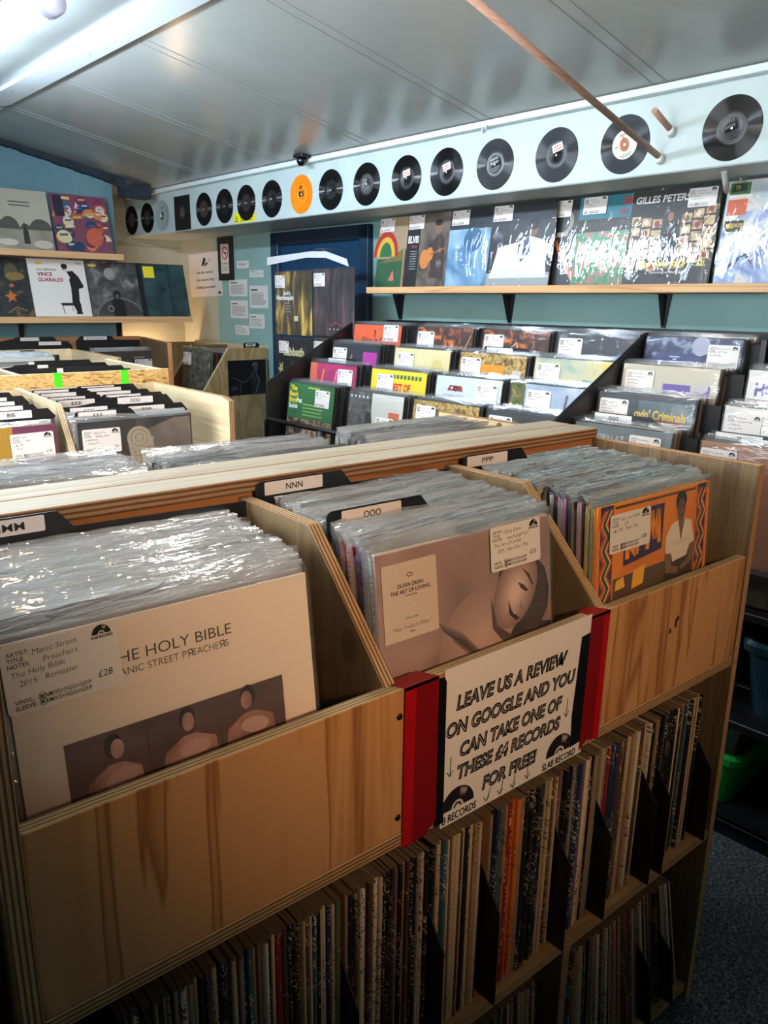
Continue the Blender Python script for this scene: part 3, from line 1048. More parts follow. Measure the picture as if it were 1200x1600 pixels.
b = MB(); b.box(0.1126, 1.345, 1.048, 1.422, -0.600, -0.583, W_SHELF); b.build('bin_floor', **LB)

# ---------------- pale unit across the aisle, facing us
UC = empty('record_bin_unit', (0.43, 2.3, 0))
tag(UC, 'pale plywood bin unit across the aisle, full of black lettered divider cards', 'record bin unit')
OFC = (-0.43, -2.3, H)
LC = dict(parent=UC, loc=OFC)
b = MB(); b.prism([(2.015, -H), (2.57, -H), (2.57, -0.266), (2.06, -0.266), (2.015, -0.275)], 'X', 1.055, 1.073, W_PALE, ply_edge('pale_edge_x', 'X', (196, 158, 112), (132, 88, 54))); b.build('side_panel', bevel=0.001, **LC)
b = MB(); b.prism([(2.015, -H), (2.57, -H), (2.57, -0.266), (2.015, -0.266)], 'X', -0.25, -0.232, W_PALE, E_X); b.build('side_panel', bevel=0.001, **LC)
for x0 in (0.616, 0.19):
    b = MB(); b.prism([(2.03, -0.64), (2.57, -0.64), (2.57, -0.262), (2.155, -0.269), (2.035, -0.43)], 'X', x0, x0 + 0.018, W_PALE, ply_edge('pale_edge_d', 'X', (222, 204, 168), (182, 150, 108))); b.build('divider', bevel=0.001, **LC)
b = MB(); b.box(-0.232, 1.055, 2.015, 2.033, -0.66, -0.45, W_PALE, mz=E_Y); b.build('front_board', **LC)
b = MB(); b.box(-0.232, 1.055, 2.033, 2.552, -0.66, -0.642, W_SHELF); b.build('bin_floor', **LC)
b = MB(); b.box(-0.232, 1.055, 2.552, 2.57, -H + 0.02, -0.268, W_PALE, mz=E_Y); b.build('back_panel', **LC)

# ---------------- chipboard tray unit behind the pale one
OSB = mottle('strand_board', [(0.30, (120, 78, 34)), (0.42, (196, 152, 88)), (0.55, (226, 190, 124)), (0.66, (176, 124, 60)), (0.78, (236, 208, 150))], 42.0, 2, 0.6, stretch=(0.5, 1, 1.4), dist=2.2, bump=0.3)
UD = empty('record_bin_unit', (0.5, 2.87, 0))
tag(UD, 'bin unit fronted with coarse strand board carrying two bright green tape marks', 'record bin unit')
OFD = (-0.5, -2.87, H)
LD = dict(parent=UD, loc=OFD)
E_PY = ply_edge('pale_edge_y', 'Y', (226, 208, 172), (196, 166, 122))
b = MB(); b.box(-0.2, 1.135, 2.60, 2.618, -0.70, -0.2265, OSB, mz=E_PY); b.build('front_board', bevel=0.001, **LD)
b = MB(); b.prism([(2.618, -H), (3.15, -H), (3.15, -0.226), (2.618, -0.228)], 'X', 1.108, 1.126, W_PALE, ply_edge('pale_edge_t', 'X', (230, 214, 180), (206, 178, 134))); b.build('side_panel', bevel=0.001, **LD)
b = MB(); b.prism([(2.618, -H), (3.15, -H), (3.15, -0.226), (2.618, -0.228)], 'X', -0.2, -0.182, W_PALE, E_X); b.build('side_panel', bevel=0.001, **LD)
b = MB(); b.prism([(2.618, -0.6), (3.14, -0.6), (3.14, -0.226), (2.618, -0.228)], 'X', 0.640, 0.658, W_PALE, ply_edge('pale_edge_t', 'X', EC1, EC2)); b.build('divider', bevel=0.001, **LD)
b = MB(); b.box(-0.2, 1.126, 3.15, 3.168, -H + 0.02, -0.245, W_PALE, mz=E_PY); b.build('back_panel', **LD)
b = MB(); b.box(-0.182, 1.108, 2.618, 3.15, -0.585, -0.565, W_SHELF); b.build('bin_floor', **LD)
for x0, lbl in ((0.748, 'short strip of bright green tape on the strand board, nearer the middle'), (0.965, 'short strip of bright green tape on the strand board, near its end')):
    b = MB()
    G = plain((70, 236, 30), 0.45)
    b.box(x0, x0 + 0.024, 2.5990, 2.5997, -0.275, -0.2255, G)
    b.box(x0, x0 + 0.024, 2.5990, 2.612, -0.2262, -0.2256, G)
    tag(b.build('tape_strip', None, (0, 0, H)), lbl, 'tape')

# ---------------- next unit, facing us, white sleeve at its front
UE = empty('record_bin_unit', (0.6, 3.9, 0))
tag(UE, 'pale bin unit behind the strand board one, white sleeve standing at its front', 'record bin unit')
OFE = (-0.6, -3.9, H)
LE = dict(parent=UE, loc=OFE)
b = MB(); b.prism([(3.45, -H), (4.10, -H), (4.10, -0.238), (3.86, -0.238), (3.45, -0.243)], 'X', 1.270, 1.288, W_PALE, E_X); b.build('side_panel', bevel=0.001, **LE)
b = MB(); b.prism([(3.45, -H), (4.10, -H), (4.10, -0.238), (3.45, -0.243)], 'X', -0.1, -0.082, W_PALE, E_X); b.build('side_panel', **LE)
b = MB(); b.box(-0.082, 1.27, 4.082, 4.10, -H + 0.02, -0.236, W_PALE, mz=E_PY); b.build('back_panel', **LE)
b = MB(); b.box(-0.082, 1.27, 3.45, 3.468, -0.62, -0.42, W_PALE, mz=E_PY); b.build('front_board', **LE)
b = MB(); b.box(-0.082, 1.27, 3.468, 4.082, -0.605, -0.588, W_SHELF); b.build('bin_floor', **LE)

# ---------------- unit against the blue back wall
UW = empty('record_bin_unit', (1.3, 4.5, 0))
tag(UW, 'plywood bin unit against the blue back wall, its end edge coloured as if lit orange', 'record bin unit')
OFW = (-1.3, -4.5, H)
LW = dict(parent=UW, loc=OFW)
b = MB(); b.prism([(4.30, -H), (4.70, -H), (4.70, -0.210), (4.30, -0.230)], 'X', 1.877, 1.905, W_IN, plain((216, 150, 100), 0.5)); b.build('side_panel', bevel=0.001, **LW)  # edge colour carries the warm orange light that falls on it
b = MB(); b.prism([(4.30, -H), (4.70, -H), (4.70, -0.210), (4.30, -0.230)], 'X', 0.5, 0.518, W_IN, E_X); b.build('side_panel', **LW)
b = MB(); b.box(0.518, 1.877, 4.682, 4.70, -H + 0.02, -0.205, W_BACK, mz=E_PY); b.build('back_panel', **LW)
b = MB(); b.box(0.518, 1.877, 4.30, 4.318, -0.62, -0.42, W_PALE, mz=E_PY); b.build('front_board', **LW)
b = MB(); b.box(0.518, 1.877, 4.318, 4.682, -0.62, -0.603, W_SHELF); b.build('bin_floor', **LW)

# ---------------- corner unit facing the aisle, dark print on its end panel
FIG = mottle('figured_ply', [(0.30, (140, 122, 82)), (0.40, (172, 150, 108)), (0.46, (146, 126, 84)), (0.55, (178, 156, 112)), (0.62, (142, 120, 80)), (0.75, (174, 152, 110))], 5.0, 1.5, 0.55, stretch=(1.5, 1.5, 0.35), dist=1.0)
UF = empty('record_bin_unit', rp(2.52, 4.4, -H), (0, 0, AR))
tag(UF, 'corner bin unit with a large figured plywood end panel', 'record bin unit')
prof = [(2.30, -H), (2.75, -H), (2.75, -0.266), (2.475, -0.263), (2.300, -0.507)]
LF = dict(parent=UF, loc=(-2.52, -4.4, H))
b = MB(); b.prism(prof, 'Y', 4.05, 4.068, FIG, E_PY); b.build('side_panel', bevel=0.001, **LF)
b = MB(); b.prism(prof, 'Y', 4.90, 4.918, FIG, E_PY); b.build('side_panel', **LF)
b = MB(); b.prism([(2.32, -0.64), (2.75, -0.64), (2.75, -0.266), (2.475, -0.263), (2.32, -0.49)], 'Y', 4.48, 4.498, W_IN, E_PY); b.build('divider', **LF)
b = MB(); b.box(2.30, 2.318, 4.068, 4.90, -H + 0.1, -0.507, W_IN, mz=E_PY); b.build('front_board', **LF)
b = MB(); b.box(2.732, 2.75, 4.068, 4.90, -H + 0.02, -0.255, W_PALE, mz=E_PY); b.build('back_panel', **LF)
b = MB(); b.box(2.318, 2.732, 4.068, 4.90, -0.625, -0.608, W_SHELF); b.build('bin_floor', **LF)
b = MB(); b.box(-0.135, 0.135, 0, 0.001, -0.104, 0.104, plain((20, 22, 24), 0.4))
o = b.build('photo_print', None, rp(2.602, 4.0485, -0.44), (0, 0, AR))
tag(o, 'dark photograph of a performer stuck on the figured end panel', 'picture')
a = Art(-0.0002)
a.ell(0.055, 0.075, 0.020, 0.014, (74, 84, 90)); a.ell(0.060, 0.052, 0.015, 0.022, (58, 66, 70))
a.poly([(0.015, 0.035), (0.06, 0.038), (0.115, -0.05), (0.12, -0.104), (0.03, -0.104), (0.035, -0.02)], (36, 40, 44))
a.line([(0.062, 0.02), (0.085, -0.02), (0.055, -0.10)], 0.004, (110, 120, 126))
a.line([(-0.10, 0.0), (-0.02, -0.03), (0.04, 0.02)], 0.003, (88, 96, 102))
a.line([(-0.05, -0.02), (-0.055, -0.10)], 0.004, (70, 78, 82)); a.rect(-0.115, -0.075, -0.07, -0.05, (46, 52, 56))
a.build('print', o)

# ---------------- tiered black rack along the long wall
XT = {4: 2.38, 3: 2.25, 2: 2.12, 1: 2.00}
ZT = {4: -0.093, 3: -0.176, 2: -0.257, 1: -0.340}
UG = empty('record_rack', rp(2.3, 1.6, -H), (0, 0, AR))
tag(UG, 'stepped black record rack along the teal wall under the long shelf', 'record rack')
LG = dict(parent=UG, loc=(-2.3, -1.6, H))
def rack_side(y):
    b = MB()
    b.prism([(1.94, -H), (2.68, -H), (2.68, -0.078), (2.44, -0.082), (1.94, -0.340), (1.94, -0.75)], 'Y', y, y + 0.016, BLACK, BLACK)
    b.build('side_panel', bevel=0.002, **LG)
for y in (2.865, 1.350, 0.20):
    rack_side(y)
b = MB(); b.box(2.42, 2.66, 0.955, 0.971, -1.08, -0.09, BLACK); b.build('side_panel', **LG)
for y0, y1 in ((0.216, 0.955), (0.971, 1.350), (1.366, 2.865)):
    for t in (1, 2, 3, 4):
        b = MB()
        zb = ZT[t] - 0.3135
        if y0 < 0.5 and t == 4:
            continue
        b.box(XT[t] - 0.045, XT[t] + 0.115, y0, y1, zb - 0.012, zb, BLACK)
        b.box(XT[t] + 0.085, XT[t] + 0.093, y0, y1, zb, zb + 0.30, BLACKM)
        b.build('tier_shelf', **LG)
b = MB(); b.box(2.66, 2.68, 0.20, 2.88, -H + 0.3, -0.074, BLACK); b.build('back_panel', **LG)
# front rail frame of the lowest tier
b = MB()
b.tube([(1.935, 2.87, -0.60), (1.935, 2.87, -0.510), (1.935, 2.855, -0.498), (1.935, 2.60, -0.500), (1.935, 1.37, -0.505)], 0.011, BLACK, 8)
b.tube([(1.935, 2.478, -0.503), (1.935, 2.478, -0.70)], 0.020, BLACK, 8)
b.tube([(1.935, 2.87, -0.66), (1.935, 1.37, -0.66)], 0.011, BLACK, 8)
b.build('front_rail', **LG)
b = MB(); b.box(1.97, 2.66, 0.20, 2.88, -1.105, -1.080, BLACK); b.build('lower_shelf', bevel=0.002, **LG)
b = MB(); b.box(1.985, 2.66, 0.20, 2.88, -1.420, -1.395, BLACK); b.box(1.985, 2.003, 0.20, 2.88, -H, -1.395, BLACK); b.build('plinth', bevel=0.002, **LG)
b = MB(); b.box(2.00, 2.66, 0.216, 0.955, -0.80, -0.778, BLACK); b.build('middle_shelf', bevel=0.002, **LG)

# ---------------- wall shelves
PINE = wood('pine_shelf', (216, 176, 130), (200, 156, 110), (156, 104, 66), 'Y', 10, 0.5, 0.1, 0.4)
PINEX = wood('pine_shelf_back_wall', (216, 176, 130), (200, 156, 110), (156, 104, 66), 'X', 10, 0.5, 0.1, 0.4)
sh = empty('wall_shelf', rp(2.77, 1.6, 0.062), (0, 0, AR))
tag(sh, 'long pine shelf on the teal wall carrying a row of display records', 'shelf')
b = MB(); b.box(-0.27, -0.002, -1.6, 1.247, -0.014, 0.014, PINE); b.build('board', sh, bevel=0.0015)
for y in (2.885, 2.195, 1.472, 0.75):
    b = MB()
    c = y - 1.6
    b.prism([(c - 0.022, -0.0142), (c + 0.022, -0.0142), (c + 0.007, -0.135), (c - 0.007, -0.135)], 'X', -0.010, 0.0, BLACK, BLACK)
    b.prism([(-0.06, -0.0142), (-0.01, -0.0142), (-0.01, -0.128), (-0.016, -0.128)], 'Y', c - 0.004, c + 0.004, BLACK, BLACK)
    b.build('bracket', sh)
def back_shelf(x0, x1, z, y0, label, brs):
    s = empty('wall_shelf', rp((x0 + x1) / 2, 4.62, z), (0, 0, AR))
    tag(s, label, 'shelf')
    c = (x0 + x1) / 2
    b = MB(); b.box(x0 - c, x1 - c, y0 - 4.62, -0.002, -0.017, 0.017, PINEX, mx=PINEX); b.build('board', s, bevel=0.0015)
    for x in brs:
        b = MB()
        b.box(x - c - 0.012, x - c + 0.012, -0.006, 0, -0.13, -0.0172, BLACK)
        b.prism([(-0.05, -0.0172), (-0.006, -0.0172), (-0.006, -0.125), (-0.014, -0.125)], 'X', x - c - 0.004, x - c + 0.004, BLACK, BLACK)
        b.build('bracket', s)
back_shelf(0.6, 2.065, 0.242, 4.47, 'upper pine shelf on the blue back wall', (0.9, 1.80))
back_shelf(0.6, 2.475, -0.106, 4.45, 'lower pine shelf on the blue back wall, running past the corner', (0.9, 1.50, 2.065))

# ---------------- crates low down under the rack
def crate(name, x0, x1, y0, y1, z0, z1, c, label, rim=0.030):
    s = empty(name, rp((x0 + x1) / 2, (y0 + y1) / 2, z0), (0, 0, AR))
    tag(s, label, 'crate')
    cx, cy = (x0 + x1) / 2, (y0 + y1) / 2
    hx, hy, h = (x1 - x0) / 2, (y1 - y0) / 2, z1 - z0
    m = plain(c, 0.32)
    def loop(k, z, r=0.045):
        pts = []
        for sx, sy, a0 in ((1, 1, 0), (-1, 1, pi / 2), (-1, -1, pi), (1, -1, 3 * pi / 2)):
            for q in range(6):
                a = a0 + q * pi / 10
                pts.append((sx * (hx * k - r) + r * cos(a), sy * (hy * k - r) + r * sin(a), z))
        return pts
    def skin(loops):
        b = MB()
        for A, B in zip(loops, loops[1:]):
            for q in range(len(A)):
                q2 = (q + 1) % len(A)
                b.face([A[q], A[q2], B[q2], B[q]], m, True)
        return b
    b = skin([loop(0.86, 0.0), loop(0.955, h - 0.04), loop(0.955, h), loop(0.935, h), loop(0.84, 0.008)])
    b.face(loop(0.86, 0.0)[::-1], m); b.face(loop(0.84, 0.008), m)
    for sx in (-1, 1):
        for q in (-0.55, 0.0, 0.55):
            b.box(sx * hx * 0.90 - 0.006, sx * hx * 0.90 + 0.006, q * hy - 0.02, q * hy + 0.02, 0.01, h - 0.05, m)
    b.build('body', s)
    b = skin([loop(0.95, h - rim), loop(1.0, h - rim), loop(1.01, h - rim * 0.3), loop(0.985, h + 0.003), loop(0.93, h)])
    b.build('rim', s)
    return s
crate('plastic_crate', 2.03, 2.38, 0.715, 1.22, -1.395, -1.225, (26, 172, 74), 'bright green plastic crate of records low under the rack')
crate('plastic_crate', 2.02, 2.40, 0.24, 0.762, -1.080, -0.862, (15, 48, 57), 'teal plastic crate on the lower black shelf beyond the unit end')

# ================================================================== RECORDS
LPW, LPT = 0.315, 0.0036
FILM = film_mat('clear_plastic_film', milk=0.03, gloss=0.018, rough=0.10, bump=0.5, bscale=40.0, stretch=(0.2, 1, 1))
FILM_TOP = film_mat('crinkled_plastic_film', milk=0.17, gloss=0.20, rough=0.06, bump=1.0, bscale=75.0, stretch=(0.16, 1, 1))
FILM_SHINY = film_mat('shiny_plastic_film', milk=0.015, gloss=0.03, rough=0.05, bump=0.55, bscale=22.0, stretch=(1.4, 1, 0.35))

def film_mesh(seed, mat, nx=30, ext=0.016, amp=0.0035, wd=0.326, body=0.0012, back=True, curl=0.010):
    """clear outer bag: two sheets welded at the sides, open gently waving top standing above the cover"""
    r = random.Random(seed)
    ks = [(r.uniform(10, 42), r.uniform(0, 6.28), r.uniform(0.3, 1.0)) for _ in range(5)]
    kj = [(r.uniform(60, 150), r.uniform(0, 6.28), r.uniform(0.3, 1.0)) for _ in range(4)]
    zs = [0.0, 0.10, 0.20, 0.27, 0.300, 0.312, 0.3165, 0.3165 + ext * 0.3, 0.3165 + ext * 0.6, 0.3165 + ext * 0.85, 0.3165 + ext]
    lean = r.uniform(-curl * 0.35, curl)
    skew = r.uniform(-0.012, 0.012)
    b = MB()
    for sgn in ([-1, 1] if back else [-1]):
        i = len(b.v)
        ph = 0.0 if sgn < 0 else 0.9
        for z in zs:
            up = max(0.0, (z - 0.305) / (ext + 0.0115))
            for q in range(nx + 1):
                x = -wd / 2 + wd * q / nx
                e = min(1.0, 9.0 * min(q, nx - q) / nx)
                wob = sum(a * sin(k * x + p + ph + 22 * z) for k, p, a in ks) / 2.5
                wj = sum(a * sin(k * x + p + ph) for k, p, a in kj) / 2.5
                y = sgn * (LPT / 2 + body * e) + sgn * 0.0005 * wob * e + up * (amp * wob + 0.0006 * wj) + up ** 1.6 * (lean + skew * x / 0.16)
                zz = z + up ** 2 * (0.0011 * wj - 0.0012 * abs(wob)) - up ** 2 * abs(lean) * 0.45
                b.v.append((x, y, zz))
        w1 = nx + 1
        for j in range(len(zs) - 1):
            for q in range(nx):
                f = (i + j * w1 + q, i + j * w1 + q + 1, i + (j + 1) * w1 + q + 1, i + (j + 1) * w1 + q)
                b.f.append(f if sgn < 0 else f[::-1])
                b.m.append(b.mi(mat))
                b.sm.append(True)
    return b.mesh('plastic_sleeve')

FILMS = [film_mesh(s, FILM_TOP, ext=0.021, amp=0.0045, curl=0.017) for s in range(14)]
FILM_FRONT = [film_mesh(100 + s, FILM, amp=0.002, ext=0.014, curl=0.004) for s in range(4)]
FILM_RACK = [film_mesh(200 + s, FILM, nx=18, amp=0.003, ext=0.014, back=False, curl=0.006) for s in range(6)]
FILM_DISP = [film_mesh(300 + s, FILM_SHINY, nx=26, amp=0.003, ext=0.006, body=0.004, back=False, curl=0.003) for s in range(5)]

COVERS = {}
def cover_mesh(c, spine=None, t=LPT, wd=LPW, name='sleeve'):
    key = (c if not isinstance(c, tuple) else tuple(c), spine, t, wd)
    if key not in COVERS:
        b = MB()
        m = c if not isinstance(c, tuple) else plain(c, 0.4)
        s = plain(spine, 0.5) if spine else m
        b.box(-wd / 2, wd / 2, -t / 2, t / 2, 0, LPW, m, mx=s, mz=s)
        COVERS[key] = b.mesh(name)
    return COVERS[key]

def record(name, loc, rot, c, label, group=None, film=None, spine=None, t=LPT, wd=LPW):
    o = put(name, cover_mesh(c, spine, t, wd), None, loc, rot)
    tag(o, label, 'record', group)
    if film is not None:
        put('plastic_sleeve', film, o)
    return o

def art(o, draw, t=LPT):
    a = Art(-t / 2 - 0.0002)
    draw(a)
    a.build('cover_print', o)

SPINES = [(38, 36, 40), (230, 226, 220), (120, 26, 34), (46, 66, 120), (206, 170, 70), (150, 160, 170), (108, 60, 110), (22, 22, 26), (186, 140, 160), (88, 120, 100), (200, 190, 170), (60, 44, 40), (168, 90, 40), (28, 40, 60)]

# ---------------- the three bins in front
def fill_bin(x_front, x_back, y_front, y_back, n, lean_f, lean_b, front_c, label_f, group, lbl, zbase, seed, pal=None):
    r = random.Random(seed)
    front = None
    for q in range(n):
        f = q / (n - 1)
        y = y_front + (y_back - y_front) * f
        x = x_front + (x_back - x_front) * f + (r.uniform(-0.006, 0.006) if q else 0)
        lean = lean_f + (lean_b - lean_f) * f + (r.uniform(-0.3, 0.3) if q else 0)
        z = zbase - 0.005 * f + (r.uniform(-0.001, 0.002) if q else 0)
        c = front_c if q == 0 else r.choice(pal or SPINES)
        o = record('sleeved_record', wp(x, y, z), (radians(-lean), 0, radians(r.uniform(-0.6, 0.6)) if q else 0), c,
                   label_f if q == 0 else lbl, None if q == 0 else group, FILM_FRONT[seed % 4] if q == 0 else r.choice(FILMS))
        if q == 0:
            front = o
    return front

PALE_SLV = plain((226, 214, 204), 0.42)
rm = fill_bin(0.289, 0.318, 0.653, 0.930, 32, 6.7, 2.0, PALE_SLV,
              'pale sleeve with two lines of capitals and a dusky three-part picture',
              'plastic-topped records behind the pale sleeve', 'plastic-sleeved record filed in the bin behind the pale front sleeve', -0.604, 1, [(214, 208, 204), (196, 192, 190), (150, 148, 150), (96, 94, 98), (60, 58, 62), (176, 170, 166)])
GREYP = mottle('mauve_portrait_print', [(0.30, (128, 104, 104)), (0.55, (158, 132, 128)), (0.75, (176, 150, 142))], 7.0, 2, 0.4)
ro = fill_bin(0.692, 0.728, 0.641, 0.935, 36, 6.5, 2.0, GREYP,
              'mauve portrait sleeve with a cream title card, front of the middle bin',
              'plastic-topped records behind the mauve portrait sleeve', 'plastic-sleeved record filed in the bin behind the mauve portrait sleeve', -0.600, 2)
ORANGE = mottle('orange_cover_print', [(0.35, (214, 126, 18)), (0.7, (228, 146, 30))], 14.0, 3, 0.4)
rpn = fill_bin(1.101, 1.150, 0.640, 0.935, 38, 3.6, 1.5, ORANGE,
               'orange sleeve with zigzag side bands and a figure in a white shirt',
               'plastic-topped records behind the orange sleeve', 'plastic-sleeved record filed in the bin behind the orange zigzag sleeve', -0.603, 3)

def d_m(a):
    D = (44, 40, 44)
    a.text('THE HOLY BIBLE', -0.070, 0.2700, 0.0115, D, width=0.131, bold=-0.006)
    a.text('MANIC STREET P', -0.0660, 0.2575, 0.0074, D, width=0.0755, bold=-0.010)
    a.text('EACHE', 0.0172, 0.2575, 0.0074, D, width=0.0278, bold=-0.010)
    a.text('S', 0.0527, 0.2575, 0.0074, D, bold=-0.010)
    for xx in (0.0098, 0.0455):      # the two reversed letters R
        a.line([(xx + 0.0060, 0.2575), (xx + 0.0060, 0.2649)], 0.0009, D)
        a.ring(xx + 0.0035, 0.2629, 0.0016, 0.0025, D, pi / 2, 3 * pi / 2, 10)
        a.line([(xx + 0.0060, 0.2649), (xx + 0.0033, 0.2649)], 0.0009, D)
        a.line([(xx + 0.0060, 0.2609), (xx + 0.0033, 0.2609)], 0.0009, D)
        a.line([(xx + 0.0036, 0.2609), (xx + 0.0014, 0.2575)], 0.0009, D)
    bg = mottle('dusky_panel', [(0.3, (78, 60, 66)), (0.7, (104, 82, 86))], 9.0, 2, 0.4)
    flesh = mottle('dusky_flesh', [(0.3, (120, 88, 84)), (0.55, (168, 132, 126)), (0.75, (190, 158, 152))], 22.0, 2, 0.4)
    hair = (42, 32, 34)
    x0, x1, z1 = -0.1185, 0.1165, 0.2075
    a.rect(x0, 0.02, x1, z1, bg)
    w3 = (x1 - x0) / 3
    for q, (hx, hz, turn, sc) in enumerate(((0.044, 0.006, -1, 0.85), (0.042, 0.003, 0, 1.0), (0.034, 0.001, 1, 0.95))):
        cx = x0 + w3 * q
        hz = z1 - hz - 0.012
        a.poly([(cx + hx - 0.034, hz - 0.075), (cx + hx - 0.026, hz - 0.028), (cx + hx - 0.006, hz - 0.016), (cx + hx + 0.008, hz - 0.016),
                (cx + hx + 0.030 * sc, hz - 0.026), (cx + hx + 0.036 * sc, hz - 0.075)], flesh)
        a.ell(cx + hx + 0.006, hz - 0.032, 0.017, 0.009, (190, 160, 158), tilt=-0.2 * turn)
        a.ell(cx + hx, hz + 0.002, 0.0088, 0.0125, hair)
        a.ell(cx + hx + 0.001 - 0.003 * turn, hz - 0.002, 0.0066, 0.0100, flesh)
        if q:
            a.rect(cx - 0.0003, 0.02, cx + 0.0003, z1, (66, 50, 56))
art(rm, d_m)
price_sticker(rm, -0.160, 0.2495, 0.103, 0.064, -0.0052, ('Manic Street', 'Preachers', 'The Holy Bible', '2015   Remaster'), '£28', 1, 0.02)

def d_o(a):
    dark = (58, 46, 48)
    # soft generic face with lowered lids at the right, shoulder in shadow at the lower middle
    soft(a, 0.02, 0.165, 0.085, 0.075, (158, 131, 127), (186, 158, 150), 9, 0.4)
    a.poly([(0.062, 0.15), (0.085, 0.178), (0.12, 0.168), (0.1575, 0.16), (0.1575, 0.0), (0.03, 0.0)], dark)
    a.poly([(0.055, 0.268), (0.085, 0.282), (0.118, 0.270), (0.146, 0.242), (0.154, 0.212), (0.150, 0.182), (0.130, 0.155), (0.10, 0.16), (0.05, 0.235)], (70, 56, 58))
    soft(a, 0.084, 0.221, 0.040, 0.056, (140, 112, 108), (214, 188, 178), 12, -0.62)
    a.poly([(0.088, 0.232), (0.100, 0.226), (0.110, 0.216), (0.104, 0.215), (0.094, 0.222)], (76, 56, 58))
    a.poly([(0.098, 0.250), (0.112, 0.240), (0.121, 0.222), (0.117, 0.222), (0.108, 0.237)], (84, 64, 64))
    a.poly([(0.093, 0.204), (0.097, 0.192), (0.090, 0.194)], (150, 120, 114))
    a.poly([(0.068, 0.210), (0.074, 0.194), (0.090, 0.180), (0.082, 0.178), (0.069, 0.190)], (74, 54, 56)); a.poly([(0.071, 0.204), (0.076, 0.194), (0.084, 0.187), (0.078, 0.189)], (206, 182, 174))
    a.poly([(0.034, 0.222), (0.045, 0.180), (0.075, 0.158), (0.06, 0.15), (0.036, 0.178)], (88, 68, 68))
    for q in range(6):
        a.poly([(-0.064 + 0.002 * q, 0.212 - 0.003 * q), (-0.02, 0.186 - 0.002 * q), (0.014 - 0.002 * q, 0.15), (-0.005 + 0.002 * q, 0.15), (-0.03, 0.172 + 0.001 * q)], tuple(140 - 11 * q - (10, 28, 26)[w_] for w_ in range(3)))
    a.rrect(-0.150, 0.2035, -0.062, 0.301, 0.001, (204, 188, 172))
    D = (40, 34, 34)
    cx, zo = -0.106, 0.018
    a.ell(cx, 0.284, 0.0048, 0.0028, D); a.ell(cx, 0.284, 0.0036, 0.0018, (204, 188, 172))
    a.text('OLIVIA DEAN', cx, 0.2695, 0.0048, D, width=0.042, align='c', bold=0.025)
    a.text('THE ART OF LOVING', cx, 0.2620, 0.0048, D, width=0.064, align='c', bold=0.025)
    a.text('THE NEW ALBUM', cx, 0.2575, 0.0018, D, width=0.020, align='c', bold=0.02)
    a.text('Includes Single', cx, 0.2290, 0.0022, D, width=0.020, align='c', italic=0.2)
    a.text('“Nice To Each Other”', cx, 0.2165, 0.0052, D, width=0.064, align='c', bold=-0.012)
    a.rect(cx - 0.004, 0.2115, cx + 0.004, 0.2125, D)
art(ro, d_o)
price_sticker(ro, 0.034, 0.256, 0.100, 0.061, -0.0054, ('Olivia Dean', '', 'The Art of Loving', '2025  Neo Soul  Pop'), '£32', 2, 0.0)

